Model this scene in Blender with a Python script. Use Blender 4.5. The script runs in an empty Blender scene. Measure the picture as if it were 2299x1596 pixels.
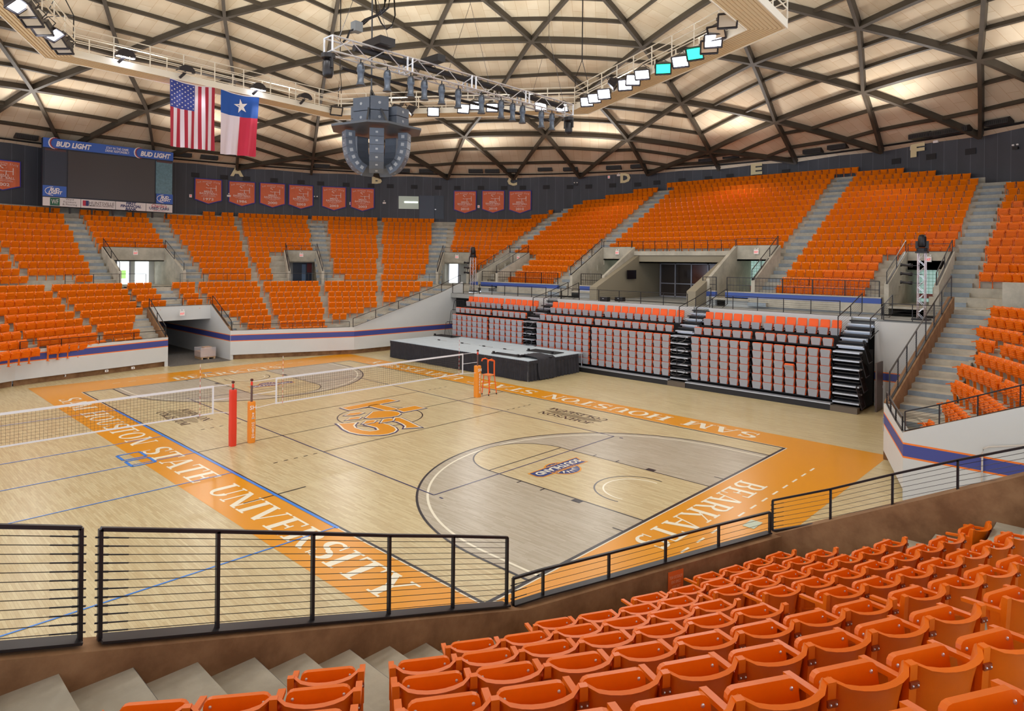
import bpy, bmesh, math, random
from math import sin, cos, pi, radians, degrees, sqrt, atan2, hypot
from mathutils import Vector, Matrix
random.seed(7)
C = bpy.context.scene.collection
SC = bpy.context.scene
R = radians
# ---------------------------------------------------------------- camera, world, light, exposure
CAM = (23.5139, -16.637, 6.7391); YAW = 2.3281; ROLL = .0101; FPX = 1469.74; PXC = 1152.14; PYC = 586.288
dv = Vector((cos(YAW), sin(YAW), 0)); r0 = Vector((sin(YAW), -cos(YAW), 0)); up0 = Vector((0, 0, 1))
rv = r0 * cos(ROLL) + up0 * sin(ROLL); uv_ = up0 * cos(ROLL) - r0 * sin(ROLL)
cd = bpy.data.cameras.new('camera'); cam = bpy.data.objects.new('camera', cd); C.objects.link(cam)
cam.matrix_world = Matrix(((rv.x, uv_.x, -dv.x, CAM[0]), (rv.y, uv_.y, -dv.y, CAM[1]), (rv.z, uv_.z, -dv.z, CAM[2]), (0, 0, 0, 1)))
cd.sensor_fit = 'HORIZONTAL'; cd.sensor_width = 36; cd.lens = FPX / 2299 * 36
cd.shift_x = (1149.5 - PXC) / 2299; cd.shift_y = (PYC - 798) / 2299
cd.shift_y = -(798 - PYC) / 2299
cd.clip_end = 400; cd.clip_start = .05
SC.camera = cam
SC.view_settings.view_transform = 'Standard'; SC.view_settings.look = 'None'; SC.view_settings.gamma = 1
SC.view_settings.use_curve_mapping = False
SC.view_settings.exposure = 0.3
w = bpy.data.worlds.new('world'); SC.world = w; w.use_nodes = True
w.node_tree.nodes['Background'].inputs[0].default_value = (.75, .85, 1, 1)
w.node_tree.nodes['Background'].inputs[1].default_value = 2.0
# light of the lamps on the catwalk ring, down at the bowl
def lamp(kind, loc, power, size=.3, rot=None, col=(.95, .985, 1), cone=150, name='arena_lamp'):
    l = bpy.data.lights.new(name, kind); l.energy = power; l.color = col
    if kind == 'SPOT': l.spot_size = R(cone); l.spot_blend = .6
    l.shadow_soft_size = size
    o = bpy.data.objects.new(name, l); C.objects.link(o); o.location = loc
    if rot is not None: o.rotation_euler = rot
    return o
def aim(o, target):
    o.rotation_euler = (Vector(target) - o.location).to_track_quat('-Z', 'Y').to_euler()
HEX = [Vector((cos(R(35 + 60 * i)), sin(R(35 + 60 * i)), 0)) for i in range(6)]
for i in range(6):
    a, b = HEX[i], HEX[(i + 1) % 6]
    for t in (.12, .37, .63, .88):
        p = a.lerp(b, t)
        o = lamp('SPOT', p * 15.3 + Vector((0, 0, 15.6)), 430, .5, cone=165)                    # floodlight at the ring
        aim(o, p * 17 )
    for t in (.25, .75):
        p = a.lerp(b, t)
        o = lamp('SPOT', p * 15.6 + Vector((0, 0, 17.5)), 1150, .5, col=(.93, 1, .97), cone=172, name='added_dome_spot'); aim(o, p * 22 + Vector((0, 0, 40)))  # added spots without fixtures, brighten the dome from the ring
for i in range(18):                                                                   # added fill lights over the upper rows, aimed at seats and outer dome
    a = R(20 * i + 10)
    o = lamp('SPOT', (35.3 * cos(a), 35.3 * sin(a), 15.0), 620 if 40 < (20 * i + 10) < 250 else 60, .6, cone=160, col=(1, .98, .94), name='added_seat_fill')
    aim(o, (24 * cos(a), 24 * sin(a), 8))
    o = lamp('SPOT', (33.0 * cos(a), 33.0 * sin(a), 14.9), 900, .6, cone=170, col=(1, .98, .94), name='added_dome_fill')  # added upward set, lifts the outer dome
    aim(o, (22 * cos(a), 22 * sin(a), 30))

def ray(u, v):
    return dv + rv * ((u - PXC) / FPX) + uv_ * ((PYC - v) / FPX)
CO = Vector(CAM)
def PZ(u, v, z=0): d = ray(u, v); return CO + d * ((z - CO.z) / d.z)
def PY(u, v, y): d = ray(u, v); return CO + d * ((y - CO.y) / d.y)
def PX(u, v, x): d = ray(u, v); return CO + d * ((x - CO.x) / d.x)
def PP(u, v, p, n):
    d = ray(u, v); p = Vector(p); n = Vector(n); return CO + d * ((p - CO).dot(n) / d.dot(n))
def PR(u, v, Rr):
    d = ray(u, v); a = d.x ** 2 + d.y ** 2; b = 2 * (CO.x * d.x + CO.y * d.y); c = CO.x ** 2 + CO.y ** 2 - Rr * Rr
    return CO + d * ((-b + sqrt(b * b - 4 * a * c)) / 2 / a)
# ---------------------------------------------------------------- materials
def lin(c):
    return tuple(((x / 255) / 12.92 if x <= 10 else (((x / 255) + .055) / 1.055) ** 2.4) for x in c) + (1,)
MATS = {}
def mat(name, col, rough=.5, metal=0, emit=None, spec=.5, noise=0, nscale=6, alpha=None, bump=0, coat=0, var=None):
    if name in MATS: return MATS[name]
    m = bpy.data.materials.new(name); m.use_nodes = True; nt = m.node_tree; b = nt.nodes['Principled BSDF']
    c = lin(col)
    b.inputs['Base Color'].default_value = c; b.inputs['Roughness'].default_value = rough; b.inputs['Metallic'].default_value = metal
    b.inputs['Specular IOR Level'].default_value = spec; b.inputs['Coat Weight'].default_value = coat
    if noise:
        tc = nt.nodes.new('ShaderNodeTexCoord'); n = nt.nodes.new('ShaderNodeTexNoise'); n.inputs['Scale'].default_value = nscale; n.inputs['Detail'].default_value = 6
        n.inputs['Roughness'].default_value = .65
        nt.links.new(tc.outputs['Object'], n.inputs['Vector'])
        mx = nt.nodes.new('ShaderNodeMix'); mx.data_type = 'RGBA'
        c2 = lin(var) if var else tuple(x * (1 - noise) for x in c[:3]) + (1,)
        mx.inputs['A'].default_value = c2; mx.inputs['B'].default_value = c
        rp = nt.nodes.new('ShaderNodeMapRange'); rp.inputs[1].default_value = .35; rp.inputs[2].default_value = .65
        nt.links.new(n.outputs['Fac'], rp.inputs[0]); nt.links.new(rp.outputs[0], mx.inputs['Factor']); nt.links.new(mx.outputs['Result'], b.inputs['Base Color'])
        if bump:
            bp = nt.nodes.new('ShaderNodeBump'); bp.inputs['Strength'].default_value = bump; bp.inputs['Distance'].default_value = .02
            nt.links.new(n.outputs['Fac'], bp.inputs['Height']); nt.links.new(bp.outputs[0], b.inputs['Normal'])
    if emit:
        b.inputs['Emission Color'].default_value = lin(emit[0]); b.inputs['Emission Strength'].default_value = emit[1]
    if alpha is not None: b.inputs['Alpha'].default_value = alpha
    MATS[name] = m; return m
def wood_floor():
    m = bpy.data.materials.new('maple_floor'); m.use_nodes = True; nt = m.node_tree; b = nt.nodes['Principled BSDF']
    tc = nt.nodes.new('ShaderNodeTexCoord'); mp = nt.nodes.new('ShaderNodeMapping'); nt.links.new(tc.outputs['Object'], mp.inputs['Vector'])
    br = nt.nodes.new('ShaderNodeTexBrick'); br.offset = .37; br.offset_frequency = 2
    br.inputs['Scale'].default_value = 1; br.inputs['Brick Width'].default_value = .62; br.inputs['Row Height'].default_value = .057
    br.inputs['Mortar Size'].default_value = .0015; br.inputs['Mortar Smooth'].default_value = .2; br.inputs['Bias'].default_value = -.1
    br.inputs['Color1'].default_value = lin((212, 196, 154)); br.inputs['Color2'].default_value = lin((194, 172, 128)); br.inputs['Mortar'].default_value = lin((168, 136, 96))
    nt.links.new(mp.outputs[0], br.inputs['Vector'])
    n = nt.nodes.new('ShaderNodeTexNoise'); n.inputs['Scale'].default_value = 3; n.inputs['Detail'].default_value = 8; n.inputs['Roughness'].default_value = .7
    m2 = nt.nodes.new('ShaderNodeMapping'); m2.inputs['Scale'].default_value = (.6, 9, 1); nt.links.new(tc.outputs['Object'], m2.inputs['Vector']); nt.links.new(m2.outputs[0], n.inputs['Vector'])
    mx = nt.nodes.new('ShaderNodeMix'); mx.data_type = 'RGBA'; mx.blend_type = 'MULTIPLY'; mx.inputs['Factor'].default_value = .45
    rp = nt.nodes.new('ShaderNodeValToRGB'); rp.color_ramp.elements[0].position = .3; rp.color_ramp.elements[0].color = (.62, .55, .45, 1); rp.color_ramp.elements[1].position = .62; rp.color_ramp.elements[1].color = (1, 1, 1, 1)
    nt.links.new(n.outputs['Fac'], rp.inputs[0]); nt.links.new(br.outputs['Color'], mx.inputs['A']); nt.links.new(rp.outputs[0], mx.inputs['B'])
    nt.links.new(mx.outputs['Result'], b.inputs['Base Color']); b.inputs['Roughness'].default_value = .3; b.inputs['Specular IOR Level'].default_value = .35
    return m
M_WOOD = wood_floor()
M_SEAT = mat('orange_seat_plastic', (238, 112, 2), .36, noise=.1, nscale=3, spec=.35)
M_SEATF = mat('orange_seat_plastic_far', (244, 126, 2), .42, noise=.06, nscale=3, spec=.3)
M_CONC = mat('concrete', (190, 182, 166), .85, noise=.3, nscale=1.1, bump=.15)
M_CONCD = mat('concrete_brown', (150, 112, 76), .85, noise=.3, nscale=1.7, bump=.2, var=(116, 80, 48))
M_RISER = mat('riser_grey', (150, 160, 168), .8, noise=.25, nscale=2)
M_WHITE = mat('white_wall', (204, 204, 202), .7, noise=.04, nscale=.6)
M_BLUE = mat('blue_band', (64, 72, 142), .5)
M_ORG = mat('orange_band', (240, 122, 30), .5)
M_BLACK = mat('black_metal', (34, 30, 32), .4, .3)
M_CABLE = mat('steel_cable', (70, 66, 66), .35, .6)
M_BEAM = mat('brown_beam', (70, 60, 48), .6, noise=.15, nscale=2)
M_WALLK = mat('charcoal_wall', (72, 74, 80), .65, noise=.25, nscale=.9)
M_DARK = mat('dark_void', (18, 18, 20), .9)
M_GOLD = mat('gold_letter', (222, 206, 160), .6)
M_SILV = mat('aluminium', (215, 216, 222), .3, .75)
M_CREAM = mat('cream_steel', (246, 238, 222), .55)
M_TAUPE = mat('taupe_wall', (142, 132, 112), .7)
# ---------------------------------------------------------------- mesh helpers
class MB:
    def __init__(s): s.v = []; s.f = []; s.m = []; s.uv = None
    def add(s, vs, fs, mi=0):
        n = len(s.v); s.v += [tuple(v) for v in vs]; s.f += [tuple(i + n for i in f) for f in fs]; s.m += [mi] * len(fs)
    def box(s, c, d, M=None, mi=0):
        x, y, z = d[0] / 2, d[1] / 2, d[2] / 2
        vs = [Vector((a * x, b * y, e * z)) for a in (-1, 1) for b in (-1, 1) for e in (-1, 1)]
        vs = [(M @ v if M else v) + Vector(c) for v in vs]
        s.add(vs, [(0, 1, 3, 2), (4, 6, 7, 5), (0, 4, 5, 1), (2, 3, 7, 6), (0, 2, 6, 4), (1, 5, 7, 3)], mi)
    def bar(s, a, b, w, h=None, mi=0, up=(0, 0, 1)):          # rectangular bar from a to b
        a = Vector(a); b = Vector(b); h = h or w; d = b - a
        if d.length < 1e-6: return
        d.normalize(); u = Vector(up)
        if abs(d.dot(u)) > .98: u = Vector((1, 0, 0))
        x = d.cross(u).normalized(); y = x.cross(d)
        vs = [p + x * (i * w / 2) + y * (j * h / 2) for p in (a, b) for i, j in ((-1, -1), (1, -1), (1, 1), (-1, 1))]
        s.add(vs, [(0, 1, 2, 3), (7, 6, 5, 4), (0, 4, 5, 1), (1, 5, 6, 2), (2, 6, 7, 3), (3, 7, 4, 0)], mi)
    def tube(s, pts, r, n=6, mi=0, cap=True):
        pts = [Vector(p) for p in pts]; rings = []; rr = r if isinstance(r, (list, tuple)) else [r] * len(pts)
        for i, p in enumerate(pts):
            d = (pts[min(i + 1, len(pts) - 1)] - pts[max(i - 1, 0)]).normalized()
            u = Vector((0, 0, 1)) if abs(d.z) < .95 else Vector((1, 0, 0))
            x = d.cross(u).normalized(); y = x.cross(d)
            rings.append([p + (x * cos(2 * pi * k / n) + y * sin(2 * pi * k / n)) * rr[i] for k in range(n)])
        vs = [v for q in rings for v in q]; fs = []
        for i in range(len(pts) - 1):
            for k in range(n): fs.append((i * n + k, i * n + (k + 1) % n, (i + 1) * n + (k + 1) % n, (i + 1) * n + k))
        if cap: fs += [tuple(range(n))[::-1], tuple((len(pts) - 1) * n + k for k in range(n))]
        s.add(vs, fs, mi)
    def prism(s, poly, ext, mi=0):                             # poly: 3D points, extruded by vector ext
        n = len(poly); a = [Vector(p) for p in poly]; b = [p + Vector(ext) for p in a]
        s.add(a + b, [tuple(range(n))[::-1], tuple(range(n, 2 * n))] + [(i, (i + 1) % n, (i + 1) % n + n, i + n) for i in range(n)], mi)
    def poly(s, pts, mi=0): s.add(pts, [tuple(range(len(pts)))], mi)
    def sheet(s, rows, mi=0, closed=False):
        n = len(rows[0]); vs = [v for r_ in rows for v in r_]
        fs = [(i * n + j, i * n + (j + 1) % n, (i + 1) * n + (j + 1) % n, (i + 1) * n + j) for i in range(len(rows) - 1) for j in range(n if closed else n - 1)]
        s.add(vs, fs, mi)
    def lathe(s, prof, n=12, M=None, mi=0):
        rows = [[Vector((r_ * cos(2 * pi * k / n), r_ * sin(2 * pi * k / n), z)) for k in range(n)] for r_, z in prof]
        if M: rows = [[M @ v for v in r_] for r_ in rows]
        s.sheet(rows, mi, True)
    def mesh(s, name, mats, smooth=False):
        me = bpy.data.meshes.new(name); me.from_pydata(s.v, [], s.f)
        for m in (mats if isinstance(mats, (list, tuple)) else [mats]): me.materials.append(m)
        me.polygons.foreach_set('material_index', s.m)
        if smooth: me.polygons.foreach_set('use_smooth', [True] * len(s.f))
        me.update(); return me
    def build(s, name, mats, parent=None, smooth=False, bevel=0, loc=None):
        me = s.mesh(name, mats, smooth)
        if not s.v: print('EMPTY', name)
        o = bpy.data.objects.new(name, me); C.objects.link(o)
        if loc is not None: o.location = loc
        if parent: o.parent = parent
        if bevel:
            b = o.modifiers.new('bevel', 'BEVEL'); b.width = bevel; b.segments = 2; b.limit_method = 'ANGLE'
        return o
def tag(o, label=None, cat=None, group=None, kind=None):
    if label: o['label'] = label
    if cat: o['category'] = cat
    if group: o['group'] = group
    if kind: o['kind'] = kind
    return o
def empty(name, loc=(0, 0, 0), rz=0):
    o = bpy.data.objects.new(name, None); C.objects.link(o); o.location = loc; o.rotation_euler.z = rz; o.empty_display_size = .2; return o
def dup(root, loc=None, rz=None):
    r_ = root.copy(); C.objects.link(r_)
    if loc is not None: r_.location = loc
    if rz is not None: r_.rotation_euler = (0, 0, rz)
    for ch in root.children:
        c = ch.copy(); C.objects.link(c); c.parent = r_
        for g in ch.children:
            d = g.copy(); C.objects.link(d); d.parent = c
    return r_
def struct(o, parent=None):
    if not parent: o['kind'] = 'structure'
    return o
def pol(Rr, az, z): return Vector((Rr * cos(R(az)), Rr * sin(R(az)), z))
ORD = ['first', 'second', 'third', 'fourth', 'fifth', 'sixth', 'seventh', 'eighth', 'ninth', 'tenth', 'eleventh', 'twelfth', 'thirteenth', 'fourteenth', 'fifteenth', 'sixteenth', 'seventeenth', 'eighteenth', 'nineteenth', 'twentieth', 'twenty-first', 'twenty-second', 'twenty-third', 'twenty-fourth', 'twenty-fifth', 'twenty-sixth', 'twenty-seventh', 'twenty-eighth', 'twenty-ninth', 'thirtieth', 'thirty-first', 'thirty-second', 'thirty-third', 'thirty-fourth', 'thirty-fifth']
# ================================================================ DOME
RS = 72.3; ZA = 26.6; ZCT = ZA - RS           # sphere radius and centre height (springs at R 39, z 15.65)
def dome(Rr, az, off=0):
    r_ = Rr; z = ZCT + sqrt(max(RS * RS - r_ * r_, 0)); n = Vector((r_ * cos(R(az)), r_ * sin(R(az)), z - ZCT)).normalized()
    return Vector((r_ * cos(R(az)), r_ * sin(R(az)), z)) + n * off
RINGS = {0: [(0, 0)], 1: [(8.2, 0)], 2: [(16.2, 0), (14.4, 30)], 3: [(23.9, 0), (21.4, 19.6), (21.4, 40.4)],
         4: [(30.6, 0), (28.1, 13.9), (27.9, 30), (28.1, 46.1)], 5: [(36.5, 0), (34.2, 10.8), (33.0, 23.4), (33.0, 36.6), (34.2, 49.2)],
         6: [(38.75, 0), (38.75, 10), (38.75, 20), (38.75, 30), (38.75, 40), (38.75, 50)]}
def node(n, i):                                # i in 0..6n-1
    if n == 0: return (0, 0)
    s, q = divmod(i % (6 * n), n); r_, a = RINGS[n][q]; return (r_, 35 + 60 * s + a)
def onS(a, b, t, off=0):                       # point between two nodes, lifted to the sphere
    pa = dome(*a); pb = dome(*b); p = pa.lerp(pb, t) - Vector((0, 0, ZCT)); p.normalize(); return p * (RS + off) + Vector((0, 0, ZCT))
def tris():
    for n in range(6):
        for s in range(6):
            for q in range(n + 1):
                yield node(n + 1, s * (n + 1) + q), node(n + 1, s * (n + 1) + q + 1), node(n, s * n + q), n, s, 'up'
                if q < n: yield node(n, s * n + q), node(n, s * n + q + 1), node(n + 1, s * (n + 1) + q + 1), n, s, 'dn'
beams = set(); purl = []
for a, b, c, n, s, k in tris():
    for e in ((a, b), (b, c), (a, c)):
        if n == 5 and e[0][0] == e[1][0] == 38.75: continue
        beams.add(tuple(sorted(e)))
    for t in (1 / 3, 2 / 3): purl.append((a, c, b, t))
def curved(mb, fn, w, h, N=8, t0=0, t1=1):     # beam following the dome; fn(t, off)
    rows = []
    for i in range(N + 1):
        t = t0 + (t1 - t0) * i / N; p0 = fn(t, 0); p1 = fn(min(t + .01, 1.01), 0) if t < 1 else p0 * 2 - fn(t - .01, 0)
        d = (p1 - p0).normalized(); nrm = (p0 - Vector((0, 0, ZCT))).normalized(); x = d.cross(nrm).normalized()
        rows.append([p0 + x * (w / 2), p0 + x * (w / 2) - nrm * h, p0 - x * (w / 2) - nrm * h, p0 - x * (w / 2)])
    mb.sheet(rows, 0, True)
dr = empty('dome_frame'); dr['kind'] = 'structure'
mb = MB()
for a, b in beams:
    curved(mb, lambda t, o, a=a, b=b: onS(a, b, t, -.02), .21, .44)
mb.build('arched_beam', M_BEAM, dr)
mb = MB()
for a, c, b, t in purl:
    pa = onS(a, c, t); pb = onS(b, c, t)
    def fn(s_, o, pa=pa, pb=pb):
        p = pa.lerp(pb, s_) - Vector((0, 0, ZCT)); p.normalize(); return p * (RS - .02) + Vector((0, 0, ZCT))
    curved(mb, fn, .12, .27, 6)
mb.build('purlin', M_BEAM, dr)
# deck panels
def deck_mat():
    m = bpy.data.materials.new('roof_deck_panels'); m.use_nodes = True; nt = m.node_tree; b = nt.nodes['Principled BSDF']
    uvn = nt.nodes.new('ShaderNodeUVMap'); br = nt.nodes.new('ShaderNodeTexBrick'); br.offset = .5
    br.inputs['Scale'].default_value = 1; br.inputs['Brick Width'].default_value = 2.4; br.inputs['Row Height'].default_value = .78; br.inputs['Mortar Size'].default_value = .012; br.inputs['Mortar Smooth'].default_value = .5
    br.inputs['Color1'].default_value = lin((212, 194, 168)); br.inputs['Color2'].default_value = lin((200, 180, 152)); br.inputs['Mortar'].default_value = lin((176, 144, 108))
    nt.links.new(uvn.outputs[0], br.inputs['Vector'])
    n = nt.nodes.new('ShaderNodeTexNoise'); n.inputs['Scale'].default_value = .35; n.inputs['Detail'].default_value = 8; nt.links.new(uvn.outputs[0], n.inputs['Vector'])
    mx = nt.nodes.new('ShaderNodeMix'); mx.data_type = 'RGBA'; mx.blend_type = 'MULTIPLY'; mx.inputs['Factor'].default_value = .5
    rp = nt.nodes.new('ShaderNodeValToRGB'); rp.color_ramp.elements[0].position = .3; rp.color_ramp.elements[0].color = (.72, .6, .5, 1); rp.color_ramp.elements[1].position = .55
    nt.links.new(n.outputs['Fac'], rp.inputs[0]); nt.links.new(br.outputs['Color'], mx.inputs['A']); nt.links.new(rp.outputs[0], mx.inputs['B'])
    nt.links.new(mx.outputs['Result'], b.inputs['Base Color']); b.inputs['Roughness'].default_value = .9
    return m
vs = []; fs = []; uvs = []
for s in range(6):
    a0 = 35 + 60 * s; mid = R(a0 + 30); N = 12
    ca = [dome(39.6 * i / 24, a0) for i in range(1)]
    for i in range(24):
        for j in range(N):
            q = []
            for ii, jj in ((i, j), (i + 1, j), (i + 1, j + 1), (i, j + 1)):
                az = a0 + 60 * jj / N; rr = 40.5 * ii / 24; p = dome(rr, az, .02); q.append(p)
            n0 = len(vs); vs += q; fs.append((n0 + 3, n0 + 2, n0 + 1, n0))
            for p in (q[3], q[2], q[1], q[0]):
                x = p.x * cos(mid) + p.y * sin(mid); y = -p.x * sin(mid) + p.y * cos(mid); uvs.append((x, y))
me = bpy.data.meshes.new('ceiling'); me.from_pydata(vs, [], fs); me.materials.append(deck_mat())
ul = me.uv_layers.new(name='UVMap')
for i, u in enumerate(uvs): ul.data[i].uv = u
for p in me.polygons: p.use_smooth = True
me.update(); o = bpy.data.objects.new('ceiling', me); C.objects.link(o); o['kind'] = 'structure'
o['label'] = 'pale panelled underside of the domed roof'
# ================================================================ UPPER WALL RING
RW = 39.0; ZW = 15.4
def wv(i, z, r_=RW): return pol(r_, 5 + 10 * i, z)
def panel_mat():
    m = bpy.data.materials.new('charcoal_wall_panels'); m.use_nodes = True; nt = m.node_tree; b = nt.nodes['Principled BSDF']
    uvn = nt.nodes.new('ShaderNodeUVMap'); br = nt.nodes.new('ShaderNodeTexBrick'); br.offset = 0
    br.inputs['Scale'].default_value = 1; br.inputs['Brick Width'].default_value = .85; br.inputs['Row Height'].default_value = 40; br.inputs['Mortar Size'].default_value = .02; br.inputs['Mortar Smooth'].default_value = .6
    br.inputs['Color1'].default_value = lin((70, 72, 80)); br.inputs['Color2'].default_value = lin((62, 63, 70)); br.inputs['Mortar'].default_value = lin((98, 102, 112))
    nt.links.new(uvn.outputs[0], br.inputs['Vector'])
    n = nt.nodes.new('ShaderNodeTexNoise'); n.inputs['Scale'].default_value = .8; n.inputs['Detail'].default_value = 6
    mp = nt.nodes.new('ShaderNodeMapping'); mp.inputs['Scale'].default_value = (1, .35, 1); nt.links.new(uvn.outputs[0], mp.inputs[0]); nt.links.new(mp.outputs[0], n.inputs['Vector'])
    mx = nt.nodes.new('ShaderNodeMix'); mx.data_type = 'RGBA'; mx.blend_type = 'MULTIPLY'; mx.inputs['Factor'].default_value = .6
    rp = nt.nodes.new('ShaderNodeValToRGB'); rp.color_ramp.elements[0].position = .3; rp.color_ramp.elements[0].color = (.6, .6, .62, 1); rp.color_ramp.elements[1].position = .7
    nt.links.new(n.outputs['Fac'], rp.inputs[0]); nt.links.new(br.outputs['Color'], mx.inputs['A']); nt.links.new(rp.outputs[0], mx.inputs['B'])
    nt.links.new(mx.outputs['Result'], b.inputs['Base Color']); b.inputs['Roughness'].default_value = .6
    return m
M_PANEL = panel_mat()
def uvquadmesh(name, quads, mt):
    vs = []; fs = []; uvs = []
    for q, uv in quads:
        n0 = len(vs); vs += [tuple(p) for p in q]; fs.append(tuple(range(n0, n0 + len(q)))); uvs += uv
    me = bpy.data.meshes.new(name); me.from_pydata(vs, [], fs); me.materials.append(mt); ul = me.uv_layers.new(name='UVMap')
    for i, u in enumerate(uvs): ul.data[i].uv = u
    me.update(); o = bpy.data.objects.new(name, me); C.objects.link(o); return o
WALLI = [i for i in range(-32, 35)]
for i in range(1, 22):
    a = 5 + 10 * i; b = a + 10; L = 2 * RW * sin(R(5))
    q = [pol(RW, b, 4), pol(RW, a, 4), pol(RW, a, ZW), pol(RW, b, ZW)]
    o = uvquadmesh('wall_ring', [(q, [(0, 0), (L, 0), (L, ZW - 4), (0, ZW - 4)])], M_PANEL)
    # ledge and dark plenum above, reaching back to the deck
    mb = MB(); mb.prism([pol(RW + .02, b, ZW), pol(RW + .02, a, ZW), pol(RW + .5, a, ZW), pol(RW + .5, b, ZW)], (0, 0, .08))
    mb.poly([pol(RW + .5, b, ZW), pol(RW + .5, a, ZW), pol(RW + 1.2, a, ZW + 1.6), pol(RW + 1.2, b, ZW + 1.6)])
    c = mb.build('plenum_band', mat('plenum_dark', (40, 42, 50), .8), o); o['kind'] = 'structure'
# dark closing band where the deck meets the wall
mb = MB(); N = 72
mb.sheet([[dome(38.3, 5 * k, -.12) for k in range(N)], [pol(39.9, 5 * k, 15.2) for k in range(N)]], 0, True)
struct(mb.build('trim_rim', mat('rim_dark', (26, 24, 24), .9)))
# ================================================================ FLOOR
mb = MB(); N = 72
mb.add([pol(34, 5 * k, 0) for k in range(N)], [tuple(range(N))])
floor = struct(mb.build('floor', M_WOOD)); floor['label'] = 'maple basketball floor with orange painted border'
# ================================================================ BOWL TERRACES
def Rk(k): return 28.6 + .83 * k
def Yk(k): return 21.9 + .83 * k
def Zk(k): return 4.70 + .459 * k              # tread height under upper row k
def Rj(j): return 20.2 + .82 * (8 - j)
def Zj(j): return 1.17 + .378 * (8 - j)        # tread height under lower row j (8 = front)
ZCW = 4.62                                      # cross aisle height
def prof_pt(r_, az, y):                         # terrace edge: circle cut by the straight side row
    p = pol(r_, az, 0)
    if abs(p.y) > y: p = Vector((y / math.tan(R(az)) if abs(math.tan(R(az))) > 1e-6 else 0, y, 0)); p.y = y
    return p
# openings through the terraces: ('x', x0, x1, kmax) on the long side, ('a', az, halfwidth, kmax) radial
VOMS = [('x', -6.5, -3.8, 5), ('x', 4.3, 7.0, 5), ('x', -4.2, 4.6, 5), ('x', 14.35, 16.35, 4), ('x', -16.45, -14.4, 4), ('a', 180.1, 2.05, 4), ('a', 157.3, 1.25, 4), ('a', 132.5, 1.2, 4)]
def in_vom(x, y, k):
    for t, a, b, km in VOMS:
        if k > km: continue
        if t == 'x':
            if a < x < b and y > 20: return True
        else:
            d = pol(1, a, 0)
            if abs(-x * d.y + y * d.x) < b and x * d.x + y * d.y > 10: return True
    return False
def terr(mb, az0, az1, k, r_in, y_in, z, r_out, y_out, zlow, step=2.0):
    n = max(1, int(abs(az1 - az0) / step)); a = [az0 + (az1 - az0) * i / n for i in range(n + 1)]
    if k < 6:
        a = [az0 + (az1 - az0) * i / 320 for i in range(321)]
        for i in range(320):
            m_ = prof_pt((r_in + r_out) / 2, (a[i] + a[i + 1]) / 2, (y_in + y_out) / 2)
            if in_vom(m_.x, m_.y, k): continue
            p4 = [prof_pt(r_in, a[i], y_in), prof_pt(r_in, a[i + 1], y_in), prof_pt(r_out, a[i + 1], y_out), prof_pt(r_out, a[i], y_out)]
            mb.poly([(p.x, p.y, z) for p in p4]); mb.poly([(p4[0].x, p4[0].y, zlow), (p4[1].x, p4[1].y, zlow), (p4[1].x, p4[1].y, z), (p4[0].x, p4[0].y, z)], 1)
        return
    inn = [prof_pt(r_in, t, y_in) for t in a]; out = [prof_pt(r_out, t, y_out) for t in a]
    top_i = [Vector((p.x, p.y, z)) for p in inn]; top_o = [Vector((p.x, p.y, z)) for p in out]; low = [Vector((p.x, p.y, zlow)) for p in inn]
    mb.sheet([low, top_i], 1); mb.sheet([top_i, top_o], 0)
mb = MB()
for k in range(0, 20):
    terr(mb, 47, 206, k, Rk(k) - .70, Yk(k) - .70, Zk(k), Rk(k) + .14, Yk(k) + .14, Zk(k) - .47)
ub = struct(mb.build('floor_upper_terrace', [M_CONC, M_CONC])); ub['label'] = 'stepped concrete terraces of the upper seating bowl'
# lower bowl terraces: far end and near end, cut by stair walls and tunnels
def clip_half(poly, a, b, c):                   # keep a*x+b*y<=c
    out = []
    for i in range(len(poly)):
        p, q = poly[i], poly[(i + 1) % len(poly)]; dp = a * p[0] + b * p[1] - c; dq = a * q[0] + b * q[1] - c
        if dp <= 0: out.append(p)
        if dp * dq < 0: t = dp / (dp - dq); out.append((p[0] + (q[0] - p[0]) * t, p[1] + (q[1] - p[1]) * t))
    return out
def low_terrace(name, az0, az1, cuts, mats, jmax=10):
    mb = MB()
    for j in range(jmax, -2, -1):
        ri = Rj(j) - .66 if j < jmax else Rj(8) - 2.5; ro = Rj(j) + .13 if j > -1 else Rj(j) + 1.3
        if j == 9: continue
        if j == 10: ri, ro, z = 17.0, Rj(8) - .6, 1.0
        else: z = Zj(j) if j >= 0 else ZCW
        n = max(1, int(abs(az1 - az0) / 2)); A = [az0 + (az1 - az0) * i / n for i in range(n + 1)]
        for i in range(n):
            P = [tuple(pol(ri, A[i], 0))[:2], tuple(pol(ro, A[i], 0))[:2], tuple(pol(ro, A[i + 1], 0))[:2], tuple(pol(ri, A[i + 1], 0))[:2]]
            for c in cuts: P = clip_half(P, *c) if P else P
            if len(P) < 3: continue
            mb.prism([(x, y, -.02 if j > 8 else z - .45) for x, y in P], (0, 0, z + .02 if j > 8 else .45))
    return struct(mb.build(name, mats))
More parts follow.
